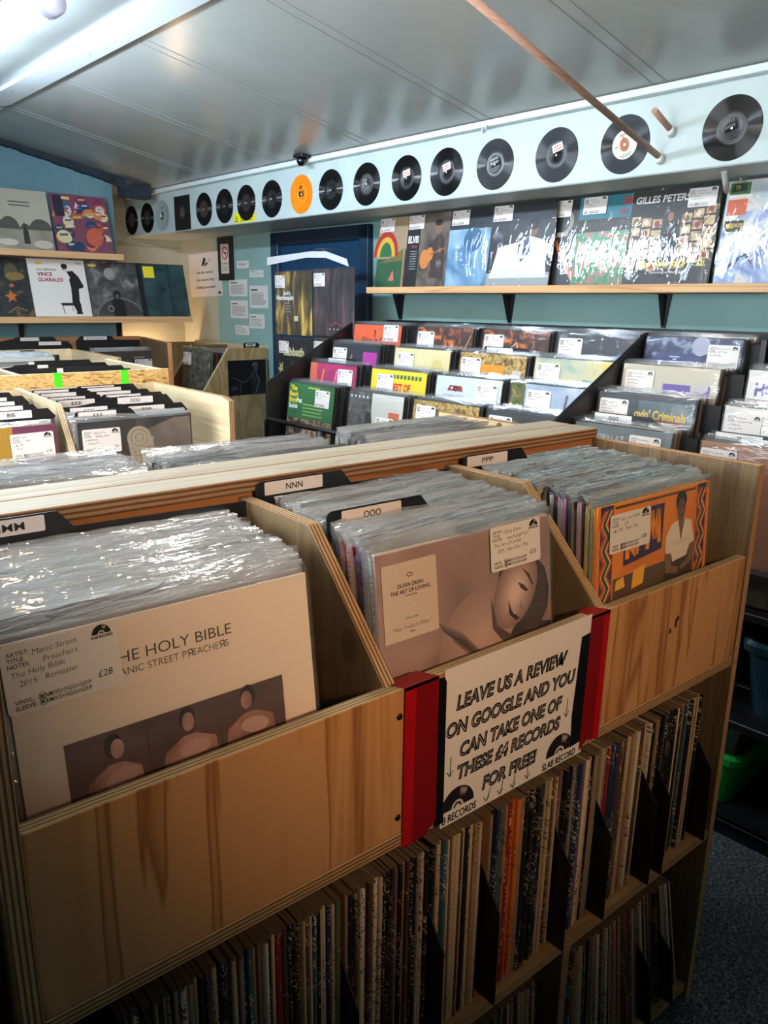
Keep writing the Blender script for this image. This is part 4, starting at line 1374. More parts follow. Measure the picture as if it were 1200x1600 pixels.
def d_p(a):
    pu, re, gr, ye, cr = (54, 40, 84), (196, 74, 58), (44, 84, 60), (232, 180, 50), (238, 204, 130)
    for sx in (-1, 1):
        xo = 0.138 * sx
        a.rect(xo - 0.0195, 0.0, xo + 0.0195, 0.315, (222, 132, 62))
        a.rect(xo - 0.0135 if sx < 0 else xo - 0.0185, 0, xo + 0.019 if sx < 0 else xo + 0.010, 0.315, (70, 52, 78))
        x_ = xo + (0.002 if sx < 0 else -0.004)
        for off, cc, wd in ((-0.010, re, 0.006), (-0.004, ye, 0.004), (0.000, gr, 0.007), (0.0055, cr, 0.003), (0.009, re, 0.004)):
            pts = [(x_ + off + (0.007 if q % 2 else -0.007), q * 0.0205) for q in range(16)]
            a.line(pts, wd, cc)
    a.rect(-0.1155, 0.307, 0.1145, 0.311, (96, 62, 40))
    # heavy block behind light strokes, partly hidden by the sticker
    a.poly([(-0.090, 0.212), (-0.090, 0.298), (0.020, 0.298), (0.016, 0.222)], pu)
    a.line([(-0.080, 0.222), (-0.080, 0.250), (-0.056, 0.226), (-0.050, 0.256)], 0.011, (232, 150, 30))
    a.line([(-0.026, 0.228), (-0.016, 0.290), (-0.006, 0.242), (0.003, 0.290), (0.008, 0.234)], 0.010, (232, 150, 30))
    # generic seated figure: white shirt, dark hair, leaning on a table
    a.poly([(-0.1155, 0.0), (-0.1155, 0.196), (0.10, 0.200), (0.1145, 0.196), (0.1145, 0.0)], (92, 72, 50))
    a.poly([(-0.110, 0.176), (-0.108, 0.192), (-0.088, 0.196), (-0.084, 0.178)], ye)
    a.poly([(-0.066, 0.170), (-0.062, 0.200), (-0.030, 0.206), (-0.034, 0.174)], ye)
    a.poly([(0.024, 0.150), (0.030, 0.214), (0.050, 0.200), (0.095, 0.204), (0.116, 0.216), (0.114, 0.150)], (58, 48, 42))
    sh = (222, 212, 196)
    a.poly([(0.028, 0.206), (0.028, 0.240), (0.044, 0.258), (0.066, 0.262), (0.072, 0.240), (0.080, 0.262), (0.104, 0.256), (0.116, 0.218), (0.100, 0.212), (0.094, 0.196), (0.050, 0.192), (0.046, 0.208)], sh)
    sk = (126, 98, 74)
    a.poly([(0.063, 0.262), (0.073, 0.224), (0.083, 0.262)], sk)
    a.poly([(0.027, 0.210), (0.044, 0.207), (0.048, 0.186), (0.072, 0.178), (0.068, 0.168), (0.030, 0.176)], sk)
    a.poly([(0.102, 0.214), (0.116, 0.218), (0.112, 0.184), (0.078, 0.172), (0.074, 0.180), (0.098, 0.192)], sk)
    a.ell(0.070, 0.294, 0.0160, 0.0165, (40, 32, 30)); a.ell(0.071, 0.279, 0.0120, 0.0190, (112, 88, 70))
    a.rect(0.062, 0.283, 0.068, 0.286, (44, 34, 30)); a.rect(0.074, 0.283, 0.080, 0.286, (44, 34, 30)); a.rect(0.066, 0.268, 0.076, 0.2705, (70, 50, 44))
art(rpn, d_p)
price_sticker(rpn, -0.131, 0.239, 0.107, 0.061, -0.0050, ('Paul - Late B Sides', 'LP4', 'UK 1991   Rock / Pop'), '£28', 3, 0.0)

# ---------------- lettered divider cards
def card_shape(x0, x1, zt, zb, xl, xr):
    """black card with a raised tab between x0 and x1, wide body from xl to xr below"""
    r = 0.008
    return [(xl, zb), (xr, zb), (xr, zt - 0.026), (x1 + 0.014, zt - 0.022), (x1 - 0.004, zt), (x0 + r, zt), (x0 + r * 0.3, zt - r * 0.3), (x0, zt - r), (xl, zt - 0.026)]

def divider_card(text, x0, x1, zt, y, xl, xr, lab, label, lean=3.0, base=-0.610, group='lettered divider cards', tx=0.0):
    """tab from x0 to x1 (absolute), lab = (label start, label end) along the tab"""
    xc = (xl + xr) / 2
    o = empty('divider_card', wp(xc, y, base), (radians(-lean), 0, 0))
    tag(o, label, 'divider card', group)
    zt, zb = zt - base, 0.0
    b = MB()
    b.prism([(u - xc, v) for u, v in card_shape(x0, x1, zt, zb, xl, xr)], 'Y', -0.0008, 0.0008, plain((20, 21, 24), 0.4), plain((20, 21, 24), 0.4))
    b.build('card', o)
    a = Art(-0.0010)
    l0, l1 = lab[0] - xc, lab[1] - xc
    a.rrect(l0, zt - 0.0215, l1, zt - 0.0022, 0.002, (222, 214, 210))
    s = a.build('label_strip', o)
    s['label'] = 'white label strip'
    if text:
        a = Art(-0.0012)
        cx, h = (l0 + l1) / 2 + tx, 0.0092
        wd = (0.0125 if text == 'MMM' else 0.0096) * len(text)
        a.text(text, cx, zt - 0.0165, h, (26, 24, 26), width=wd, align='c', bold=0.014)
        a.build('lettering', s)
    return o
divider_card('MMM', 0.130, 0.262, -0.243, 0.932, 0.130, 0.512, (0.136, 0.243), 'black card with white MMM strip at the back of the bin behind the pale sleeve', 1.0, tx=0.012)
divider_card('NNN', 0.5355, 0.690, -0.248, 0.944, 0.5355, 0.915, (0.549, 0.650), 'black card with white NNN strip at the back of the middle bin', 1.0)
divider_card('OOO', 0.5365, 0.700, -0.254, 0.752, 0.5365, 0.880, (0.560, 0.660), 'black card with white OOO strip standing among the middle bin records', 4.0)
divider_card('PPP', 0.945, 1.100, -0.255, 0.938, 0.945, 1.320, (0.953, 1.057), 'black card with white PPP strip at the back of the bin with the orange sleeve', 1.0)

# ---------------- plastic tops in the unit facing away
r = random.Random(21)
for x0, x1, n, y0, y1, zb, nm in ((0.285, 0.290, 14, 1.10, 1.265, -0.575, 'at the left'), (0.665, 0.660, 12, 1.10, 1.25, -0.580, 'in the middle'), (1.045, 1.075, 13, 1.10, 1.27, -0.577, 'beside the knotted end panel')):
    for q in range(n):
        f = q / (n - 1)
        record('sleeved_record', wp(x0 + (x1 - x0) * f + r.uniform(-0.006, 0.006), y0 + (y1 - y0) * f, zb + r.uniform(-0.002, 0.002)),
               (radians(r.uniform(1.0, 2.0)), 0, radians(180 + r.uniform(-1, 1))), r.choice([(150, 152, 156), (96, 98, 104), (60, 62, 68), (190, 190, 190)]),
               'plastic-topped record just past the double rail, in the group ' + nm, 'records facing away past the rail, group ' + nm, r.choice(FILMS))

# ---------------- pale unit: two front sleeves, records and cards behind
def stack(x, y0, y1, n, zb, lean, lbl, grp, films=FILMS, seed=0, rot=0.0, frame=wp, dx=0.0, colors=SPINES):
    r = random.Random(seed)
    for q in range(n):
        f = q / max(1, n - 1)
        record('sleeved_record', frame(x + dx * f + r.uniform(-0.004, 0.004), y0 + (y1 - y0) * f, zb + r.uniform(-0.002, 0.002)),
               (radians(-lean + r.uniform(-0.4, 0.4)), 0, rot), r.choice(colors), lbl, grp, r.choice(films))
GREYD = mottle('dark_grey_print', [(0.3, (48, 48, 52)), (0.6, (84, 82, 82)), (0.8, (120, 116, 112))], 10.0, 3, 0.35, stretch=(1, 1, 0.4), dist=1.5)
rg = record('sleeved_record', wp(0.797, 2.055, -0.625), (radians(-2), 0, 0), GREYD, 'dark grey sleeve with a pale round and a grid, front of the pale unit', None, FILM_FRONT[2])
def d_g(a):
    a.rect(-0.1575, 0.0, 0.0, 0.315, mottle('dark_left_half', [(0.3, (40, 42, 48)), (0.7, (58, 58, 62))], 8, 3, 0.35))
    a.poly([(0.02, 0.28), (0.05, 0.10), (0.1575, 0.20), (0.1575, 0.31), (0.11, 0.31)], mottle('dark_grey_glow', [(0.3, (86, 80, 76)), (0.7, (146, 138, 130))], 9, 2, 0.35))
    G, P = (196, 188, 168), (140, 132, 116)
    a.poly([(-0.028, 0.262), (0.046, 0.262), (0.056, 0.10), (-0.008, 0.10)], G)
    for q in range(6):
        a.line([(-0.026 + 0.014 * q, 0.255), (-0.006 + 0.0115 * q, 0.10)], 0.0015, P)
    for q in range(6):
        a.line([(-0.028, 0.235 - q * 0.022), (0.052, 0.235 - q * 0.022)], 0.0015, P)
    a.ell(0.006, 0.262, 0.034, 0.032, G); a.ring(0.006, 0.262, 0.022, 0.024, P); a.ring(0.006, 0.262, 0.010, 0.012, P)
art(rg, d_g)
price_sticker(rg, -0.148, 0.230, 0.102, 0.066, -0.0050, ('', '', '', ''), '£20', 11, 0.0)
ry = record('sleeved_record', wp(0.428, 2.055, -0.622), (radians(-3), 0, 0), (206, 164, 20), 'yellow and magenta sleeve with a price sticker, front of the pale unit', None, FILM_FRONT[3])
def d_y(a):
    a.rect(0.055, 0, 0.1575, 0.315, (142, 48, 104))
    a.rect(-0.02, 0, 0.055, 0.315, (214, 170, 26))
    a.ell(-0.01, 0.20, 0.05, 0.05, (222, 184, 60)); a.ell(0.01, 0.15, 0.04, 0.06, (196, 150, 20))
art(ry, d_y)
price_sticker(ry, 0.048, 0.230, 0.104, 0.066, -0.0050, ('999', '999', 'UK 78', 'Punk'), '£18', 12, 0.02)
stack(0.800, 2.075, 2.50, 26, -0.628, 2, 'plastic-topped record filed behind the dark grey sleeve in the pale unit', 'records behind the dark grey sleeve', seed=31)
stack(0.425, 2.075, 2.50, 24, -0.628, 3, 'plastic-topped record filed behind the yellow and magenta sleeve in the pale unit', 'records behind the yellow and magenta sleeve', seed=32)
cards = [('AAA', 0, 2.085, -0.284), ('BBB', 1, 2.12, -0.283), ('CCC', 0, 2.15, -0.280), ('DDD', 1, 2.20, -0.266), ('EEE', 0, 2.25, -0.270), ('EEE', 1, 2.29, -0.268), ('GGG', 0, 2.33, -0.270),
         ('', 1, 2.37, -0.266), ('', 0, 2.41, -0.266), ('', 1, 2.45, -0.262), ('', 0, 2.48, -0.264), ('', 1, 2.51, -0.262)]
for q, (t, side, y, z) in enumerate(cards):
    if side:
        x0, x1, l = 0.765 + 0.012 * (q % 3), 0.955 + 0.01 * (q % 3), (0.803, 0.908)
    else:
        x0, x1, l = 0.645, 0.800, (0.653, 0.755)
    x0 = min(x0, l[0] - 0.006)
    divider_card(t, x0, x1, z, y, 0.640, 0.972, l, ('black card with white %s strip, tab %s, in the pale unit' % (t, 'right of centre' if side else 'near the pale divider')) if t else 'black card with a plain white strip toward the back of the pale unit', 1.0, -0.640,
                 'divider cards in the pale unit')
for q in range(5):
    divider_card('BB' if q == 0 else '', 0.440, 0.590 - 0.015 * (q % 3), -0.272 + 0.003 * q, 2.11 + 0.08 * q, 0.26, 0.60, (0.446, 0.545), 'black card with a white strip among the records behind the yellow and magenta sleeve', 1.0, -0.640, 'divider cards behind the yellow and magenta sleeve')

# ---------------- strand board tray and the units behind it
for q in range(7):
    divider_card('', 0.700 + 0.045 * (q % 4), 1.00 + 0.02 * (q % 3), -0.214 - 0.004 * (q % 3), 2.66 + 0.055 * q, 0.67, 1.09, (0.78, 0.80), 'plain black card standing in the strand board tray', 2.0, -0.564, 'plain black cards in the strand board tray')
stack(0.30, 2.70, 3.05, 10, -0.56, 2, 'plastic-topped record in the strand board tray', 'records in the strand board tray', seed=41)
rw = record('sleeved_record', wp(0.950, 3.80, -0.572), (radians(-3), 0, 0), (216, 214, 206), 'white sleeve with a grey picture, front of the bin behind the strand board', None, FILM_FRONT[0])
def d_w(a):
    a.rect(-0.150, 0.0, 0.150, 0.300, (120, 122, 120)); a.rect(-0.140, 0.0, 0.140, 0.292, (150, 150, 146))
    a.poly([(-0.05, 0.0), (-0.04, 0.25), (0.03, 0.27), (0.12, 0.22), (0.13, 0)], (104, 104, 102))
art(rw, d_w)
price_sticker(rw, -0.130, 0.212, 0.098, 0.062, -0.005, ('', '', '', ''), '', 13, 0, full=False)
stack(0.945, 3.82, 4.02, 9, -0.575, 2, 'plastic-topped record filed behind the white sleeve with a grey picture', 'records behind the white sleeve', seed=42)
stack(0.45, 3.60, 4.02, 12, -0.585, 2, 'plastic-topped record left of the white sleeve with a grey picture', 'records left of the white sleeve', seed=43)
divider_card('MMARS', 0.92 - 0.06, 1.09, -0.236, 4.05, 0.80, 1.20, (0.875, 1.020), 'black card with a wide white lettered strip behind the white sleeve', 0, -0.60)
rk = record('sleeved_record', rp(2.02, 4.40, -0.600), (radians(-2), 0, AR), (42, 44, 46), 'dark sleeve with a white sticker, front of the bin against the back wall', None, FILM_FRONT[1])
def d_k(a):
    a.rect(-0.1575, 0.26, 0.1575, 0.315, (54, 52, 46)); a.rect(0.03, 0.275, 0.10, 0.283, (150, 150, 146))
    a.poly([(-0.15, 0.0), (-0.12, 0.25), (0.0, 0.27), (0.05, 0.2), (0.06, 0)], (74, 74, 68))
art(rk, d_k)
price_sticker(rk, 0.036, 0.205, 0.108, 0.062, -0.005, ('', '', '', ''), '', 14, 0, full=False)
stack(2.01, 4.42, 4.56, 8, -0.600, 2, 'plastic-topped record filed behind the dark sleeve against the back wall', 'records behind the dark sleeve at the back wall', seed=44, rot=AR, frame=rp)
stack(1.55, 4.36, 4.56, 8, -0.600, 2, 'plastic-topped record in the bin against the back wall, beside the dark front sleeve', 'records beside the dark front sleeve', seed=45, rot=AR, frame=rp)
divider_card('SOUNDTRACKS', 1.50, 1.69, -0.200, 4.655, 1.48, 1.86, (1.525, 1.66), 'black card with a long lettered white strip at the blue back wall', 0, -0.60)
divider_card('', 1.15, 1.36, -0.200, 4.655, 1.05, 1.44, (1.18, 1.28), 'black card with white strip at the back wall, left of the long lettered one', 0, -0.60)
divider_card('', 1.22, 1.42, -0.222, 4.60, 1.05, 1.44, (1.26, 1.38), 'black card with white strip just in front of another at the back wall', 0, -0.60)

# ---------------- corner unit: front sleeve and spines behind it
rc = record('sleeved_record', rp(2.345, 4.245, -0.585), (radians(-6), 0, AR - pi / 2), mottle('forest_print', [(0.3, (58, 62, 56)), (0.5, (112, 112, 100)), (0.7, (170, 164, 146))], 26, 4, 0.35), 'grey woodland sleeve at the front of the corner bin', None, FILM_FRONT[1])
price_sticker(rc, -0.150, 0.215, 0.098, 0.075, -0.005, ('', '', '', ''), '', 15, 0, full=False)
a = Art(-LPT / 2 - 0.0004)
a.text('RONY', -0.07, 0.052, 0.026, (206, 196, 188), width=0.16, bold=-0.01)
a.build('cover_print', rc)
for q in range(18):
    c = [(96, 150, 96), (30, 30, 32), (160, 50, 60), (40, 40, 44), (90, 96, 104), (200, 196, 188), (24, 24, 26), (140, 130, 90)][q % 8]
    record('sleeved_record', rp(2.37 + 0.018 * q, 4.25 + random.uniform(-0.006, 0.006), -0.605), (radians(-4), 0, AR - pi / 2), c, 'record filed behind the grey woodland sleeve in the corner bin', 'records behind the woodland sleeve', FILM_RACK[q % 6])
oc = empty('divider_card', rp(2.72, 4.13, -0.30), (0, 0, AR))
tag(oc, 'small black card with a white strip on top of the corner bin', 'divider card')
b = MB(); b.prism([(-0.10, -0.3), (0.02, -0.3), (0.02, 0.045), (0.0, 0.062), (-0.095, 0.062), (-0.10, 0.055)], 'Y', -0.0008, 0.0008, BLACK, BLACK); b.build('card', oc, (0, -0.02, 0))
a = Art(-0.001); a.rect(-0.085, 0.040, -0.015, 0.057, (216, 212, 206)); a.rect(-0.075, 0.046, -0.03, 0.052, (60, 60, 62)); a.build('label_strip', oc, (0, -0.02, 0))

# ================================================================== PAPER SIGN AND TAPES ON THE FRONT BOARD
ys = 0.6152
b = MB()
b.box(0.599, 0.890, ys, ys + 0.0004, -0.653, -0.428, plain((222, 214, 212), 0.4))
sg = b.build('paper_sign', None, (0, 0, H))
tag(sg, 'white paper sign in slanted black capitals taped to the front board', 'sign')
a = Art(ys - 0.0002)
SI, SP = (26, 24, 28), (208, 196, 190)
SP0 = a
for t, x0, x1, z in (('LEAVE US A REVIEW', 0.620, 0.840, -0.4895), ('ON GOOGLE AND YOU', 0.604, 0.861, -0.5245), ('CAN TAKE ONE OF', 0.629, 0.835, -0.5590), ('THESE £4 RECORDS', 0.626, 0.834, -0.5910), ('FOR FREE!', 0.674, 0.785, -0.6265)):
    a.text(t, x0, z, 0.0190, SI, width=x1 - x0, italic=0.16, bold=0.058)
    a.text(t, x0 + 0.0012, z + 0.0002, 0.0186, SP, width=x1 - x0 - 0.0024, italic=0.16, bold=-0.036)
for cx, cz, rr, x0, x1, t in ((0.629, -0.632, 0.030, 0.602, 0.664, 'B RECORDS'), (0.8365, -0.633, 0.030, 0.799, 0.875, 'SLAB RECORD')):
    a = Art(ys - 0.0006)
    if t[0] == 'B':
        pts0 = [(max(0.6005, cx + rr * cos(pi * k / 24)), cz + rr * sin(pi * k / 24)) for k in range(25)]
        a.poly(pts0, SI)
    else:
        pts0 = [(min(0.871, cx + rr * cos(pi * k / 24)), cz + rr * sin(pi * k / 24)) for k in range(25)]
        a.poly(pts0, SI)
    a.ell(cx, cz, rr * 0.36, rr * 0.36, SP, 0, pi, 14); a.ell(cx, cz, rr * 0.25, rr * 0.25, SI, 0, pi, 12); a.ell(cx, cz, rr * 0.15, rr * 0.15, SP, 0, pi, 12)
    for k in range(9):
        tt, d = radians(50 + k * 3.6), radians(1.1)
        q0, q1 = rr * (0.50 + 0.05 * (k % 2)), rr * (0.95 - 0.05 * ((k + 1) % 3))
        a.poly([(cx + q0 * cos(tt), cz + q0 * sin(tt)), (cx + q1 * cos(tt - d), cz + q1 * sin(tt - d)), (cx + q1 * cos(tt + d), cz + q1 * sin(tt + d))], SP)
    a.text(t, x0, cz - 0.0165, 0.0110, SI, width=x1 - x0, italic=0.1, bold=0.012)
    a.build('shop_mark', sg)
GRN = (28, 96, 58)
for x0, z0, x1, z1 in ((0.614, -0.553, 0.613, -0.581), (0.847, -0.548, 0.846, -0.578), (0.692, -0.629, 0.684, -0.648), (0.716, -0.629, 0.711, -0.649), (0.741, -0.629, 0.737, -0.650), (0.767, -0.626, 0.767, -0.648)):
    a = Art(ys - 0.0008)
    a.line([(x0, z0), (x1, z1)], 0.0011, GRN)
    a.line([(x1 - 0.0055, z1 + 0.008), (x1, z1), (x1 + 0.0055, z1 + 0.008)], 0.0011, GRN)
    a.build('drawn_arrow', sg)['label'] = 'green hand-drawn arrow'
a = SP0
a.build('sign_print', sg)

def tape(name, pts, c, label, fold=None, extra=None, th=0.0005, y=ys - 0.0006, rough=0.25):
    b = MB()
    b.prism([(x, z) for x, z in pts], 'Y', y - th, y, plain(c, rough), plain(c, rough))
    if fold:
        x0, x1, x2, x3 = fold
        zt = -0.4314
        b.face([(x0, y - th, zt), (x1, y - th, zt), (x3, 0.640, zt + 0.0004), (x2, 0.640, zt + 0.0004)], plain(c, rough))
        b.face([(x0, y - th, zt), (x1, y - th, zt), (x1, y - th, zt - 0.004), (x0, y - th, zt - 0.004)][::-1], plain(c, rough))
    if extra:
        b.face([(x, y - th - 0.0003, z) for x, z in extra], plain([min(255, v * 1.35) for v in c], rough))
    return tag(b.build(name, None, (0, 0, H)), label, 'tape')
RED = (122, 8, 14)
tape('tape_strip', [(0.534, -0.6505), (0.572, -0.648), (0.590, -0.634), (0.588, -0.4312), (0.534, -0.4312)], RED, 'wide red tape strip down the front board at the near side of the paper sign', (0.534, 0.588, 0.519, 0.574), [(0.5345, -0.648), (0.550, -0.648), (0.552, -0.436), (0.5345, -0.436)])
tape('tape_strip', [(0.588, -0.646), (0.6035, -0.644), (0.6015, -0.444), (0.598, -0.437), (0.588, -0.436)], (14, 14, 16), 'narrow black tape strip along the near edge of the paper sign', y=ys - 0.0004)
tape('tape_strip', [(0.862, -0.634), (0.887, -0.632), (0.890, -0.456), (0.869, -0.458), (0.866, -0.50), (0.860, -0.58)], (14, 14, 16), 'black tape strip along the far edge of the paper sign', y=ys - 0.0004)
tape('tape_strip', [(0.884, -0.648), (0.900, -0.636), (0.930, -0.644), (0.933, -0.4312), (0.889, -0.4312)], RED, 'wide red tape strip down the front board at the far side of the paper sign', (0.889, 0.933, 0.886, 0.918), [(0.915, -0.640), (0.930, -0.642), (0.9325, -0.438), (0.918, -0.438)])

# ================================================================== SECOND-HAND RECORDS ON THE OPEN SHELVES
def spine_mat(name, c, ink, wear=(182, 160, 128)):
    m, nt, bs = base_mat('spine_' + name)
    L = nt.links.new
    tc = nd(nt, 'ShaderNodeTexCoord')
    oi = nd(nt, 'ShaderNodeObjectInfo')
    mu = nd(nt, 'ShaderNodeMath', operation='MULTIPLY'); mu.inputs[1].default_value = 37.0
    L(oi.outputs['Random'], mu.inputs[0])
    ad = nd(nt, 'ShaderNodeVectorMath', operation='ADD')
    L(tc.outputs['Object'], ad.inputs[0]); L(mu.outputs[0], ad.inputs[1])
    def noise(sc, det):
        mp = nd(nt, 'ShaderNodeMapping'); mp.inputs['Scale'].default_value = sc
        L(ad.outputs[0], mp.inputs['Vector'])
        n = nd(nt, 'ShaderNodeTexNoise', i_Scale=1.0, i_Detail=det)
        L(mp.outputs[0], n.inputs['Vector'])
        return n.outputs['Fac']
    def step(s, lo, hi):
        mr = nd(nt, 'ShaderNodeMapRange'); mr.inputs[1].default_value = lo; mr.inputs[2].default_value = hi
        L(s, mr.inputs[0]); return mr.outputs[0]
    txt = nd(nt, 'ShaderNodeMath', operation='MULTIPLY')
    L(step(noise((420, 3, 330), 1), 0.575, 0.62), txt.inputs[0]); L(step(noise((2, 2, 9), 1), 0.50, 0.55), txt.inputs[1])
    m1 = nd(nt, 'ShaderNodeMix', data_type='RGBA'); m1.inputs[6].default_value = rgba(c); m1.inputs[7].default_value = rgba(ink)
    L(txt.outputs[0], m1.inputs[0])
    m2 = nd(nt, 'ShaderNodeMix', data_type='RGBA'); m2.inputs[7].default_value = rgba(wear)
    L(step(noise((160, 160, 120), 4), 0.66, 0.72), m2.inputs[0]); L(m1.outputs[2], m2.inputs[6])
    L(m2.outputs[2], bs.inputs['Base Color'])
    bs.inputs['Roughness'].default_value = 0.55
    return m
SPM = [(n, spine_mat(n.replace('-', '_').replace(' ', '_'), c, k), c) for n, c, k in (
    ('black', (20, 18, 19), (170, 160, 150)), ('cream', (180, 158, 128), (70, 54, 44)), ('tan', (150, 118, 86), (60, 44, 36)), ('off-white', (204, 188, 166), (60, 50, 48)),
    ('dark brown', (74, 52, 42), (190, 160, 120)), ('grey', (126, 116, 112), (40, 36, 38)), ('red', (128, 26, 26), (230, 200, 170)), ('dull green', (84, 92, 62), (200, 190, 140)),
    ('navy blue', (36, 46, 74), (190, 190, 190)), ('teal blue', (46, 92, 104), (210, 200, 180)), ('orange', (196, 104, 44), (60, 30, 20)), ('mauve', (112, 82, 96), (210, 196, 190)))]
WTS = [36, 18, 16, 8, 14, 9, 4, 3, 4, 2, 1, 3]
SHM = {}
def shelf_mesh(k, t):
    if (k, t) not in SHM:
        b = MB()
        n, m, c = SPM[k]
        pap = plain((104, 86, 66), 0.7)
        ch = t * 0.22
        prof = [(-t / 2, 0.002), (-t / 2 + ch, 0.0), (t / 2 - ch, 0.0), (t / 2, 0.002), (t / 2, LPW), (-t / 2, LPW)]
        b.prism(prof, 'Z', 0.0, LPW, pap, m)
        SHM[(k, t)] = b.mesh('worn_sleeve')
    return SHM[(k, t)]
r = random.Random(5)
def shelf_row(x0, x1, zb, lean0, lean1, secs, where, pick=None, wts=WTS):
    """upright records spine outwards; secs: list of (x limit, phrase); returns the count"""
    x, n = x0, 0
    run = []
    while x < x1:
        t = r.choice((0.0036, 0.0042, 0.0042, 0.0052, 0.0052, 0.0062, 0.0072))
        k = r.choices(range(len(SPM)), wts)[0]
        for lo, hi, kk in (pick or []):
            if lo <= x < hi:
                k = kk
        if any(abs(x - cx) < 0.004 for cx, _ in secs):
            x += 0.008
            continue
        ph = next((p for lim, p in secs if x < lim), secs[-1][1])
        f = (x - x0) / (x1 - x0)
        lean = lean0 + (lean1 - lean0) * f + r.uniform(-0.35, 0.35)
        o = put('secondhand_record', shelf_mesh(k, t), None, wp(x + t / 2, 0.633 + r.uniform(-0.003, 0.005), zb), (0, radians(lean), radians(r.uniform(-0.5, 0.5))))
        lb = '%s-spined worn record on the %s, %s' % (SPM[k][0].replace('off-white', 'whitish').replace('dark brown', 'brown').replace('dull green', 'green').replace('navy blue', 'navy').replace('teal blue', 'teal'), where, ph)
        tag(o, lb, 'record', lb.replace('-spined worn record', '-spined records'))
        x += t + r.uniform(0.0001, 0.0008)
        n += 1
    return n
CX = [0.300, 0.455, 0.598, 0.708, 0.868, 0.975, 1.108, 1.150, 1.300]
NAMES = ['ninth', 'eighth', 'seventh', 'sixth', 'fifth', 'fourth', 'third', 'second', 'first']
secs = []
for q, cx in enumerate(CX):
    secs.append((cx, 'before its %s black card' % NAMES[q]))
n1 = shelf_row(0.185, 1.283, -1.009, 0.0, 0.6, secs, 'upper open shelf', [(0.728, 0.735, 8), (0.735, 0.742, 9), (0.748, 0.762, 6), (0.764, 0.772, 10), (0.800, 0.826, 0), (0.905, 0.918, 8), (0.500, 0.512, 3), (0.515, 0.535, 0)])
n2 = shelf_row(0.72, 0.875, -1.389, -1, -4, [(9, 'left of the upright board')], 'bottom open shelf')
# checked spine against the upright, then the leaning row
chk = MB()
for q in range(9):
    chk.box(-0.004, 0.004, 0, LPW, q * 0.035, q * 0.035 + 0.035, plain((120, 26, 34) if q % 2 else (92, 120, 124), 0.5))
o = put('secondhand_record', chk.mesh('checked_sleeve'), None, wp(0.952, 0.633, -1.389), (0, 0, 0))
tag(o, 'record with red and grey-green checked spine beside the upright board of the bottom shelf', 'record')
n3 = shelf_row(0.962, 1.330, -1.389, -3.0, -15.5, [(1.20, 'right after the upright board'), (9, 'nearest its end panel')], 'bottom open shelf', wts=[20, 18, 16, 10, 8, 8, 6, 3, 2, 3, 1, 3])
print('shelf records', n1, n2, n3)

def shelf_card(x, zb, lean, label, h=0.305):
    o = empty('divider_card', wp(x, 0.76, zb), (0, radians(lean), 0))
    tag(o, label, 'divider card', 'black cards between the second-hand records')
    b = MB()
    b.prism([(-0.157, 0.004), (0.15, 0.0), (0.15, h), (-0.05, h), (-0.092, 0.262), (-0.157, 0.166)], 'X', -0.0012, 0.0012, plain((9, 9, 10), 0.5), plain((9, 9, 10), 0.5))
    b.build('card', o)
for q, cx in enumerate(CX):
    shelf_card(cx + 0.0045, -1.008, -3.0 if q == 8 else 0.0, 'black card sticking out of the upper open shelf, %s from its far end' % NAMES[q])
shelf_card(1.150 + 0.040, -1.008, 0, 'black card tucked right against another, near the far end of the upper open shelf') if False else None
for x, lean, lb in ((1.190, -10, 'black card among the leaning records on the bottom shelf, farther from the end panel'), (1.270, -13, 'black card among the leaning records on the bottom shelf, nearer the end panel')):
    shelf_card(x, -1.387, lean, lb)

# ================================================================== TIERED RACK CONTENTS
RC = {1: 2.67, 2: 2.255, 3: 1.885, 4: 1.53, 5: 1.18, 6: 0.78}
DARK = [(30, 30, 32), (44, 42, 44), (24, 24, 26), (70, 66, 64), (36, 34, 40), (52, 48, 46), (28, 28, 30)]
PALES = [(60, 54, 50), (150, 130, 112), (96, 86, 78), (188, 176, 160), (44, 40, 40), (120, 98, 84)]
def fire(n='copper_reflect_print'):  # warm copper reflections in the plastic, coloured into the print
    return mottle(n, [(0.35, (44, 30, 26)), (0.50, (92, 52, 34)), (0.60, (190, 98, 44)), (0.72, (232, 150, 70)), (0.85, (60, 40, 34))], 16, 4, 0.35, dist=1.4)
GOLD = mottle('gold_busy_print', [(0.32, (66, 52, 30)), (0.45, (160, 126, 62)), (0.56, (206, 178, 106)), (0.66, (96, 72, 36)), (0.8, (224, 200, 140))], 34, 4, 0.35, dist=1.2)
CROWD = mottle('crowd_print', [(0.32, (40, 36, 26)), (0.48, (110, 82, 54)), (0.58, (196, 158, 124)), (0.70, (60, 66, 40)), (0.85, (200, 190, 170))], 38, 3, 0.35)
BLOOM = mottle('pale_scenery_print', [(0.30, (150, 176, 170)), (0.48, (196, 200, 176)), (0.6, (214, 204, 160)), (0.8, (176, 190, 176))], 9, 3, 0.35)
SKY = mottle('pale_sky_print', [(0.3, (140, 156, 186)), (0.55, (176, 188, 206)), (0.75, (206, 210, 216))], 8, 3, 0.35)
STORM = mottle('dark_blue_print', [(0.3, (38, 44, 74)), (0.5, (70, 80, 112)), (0.62, (150, 160, 186)), (0.75, (60, 66, 96))], 20, 4, 0.3)

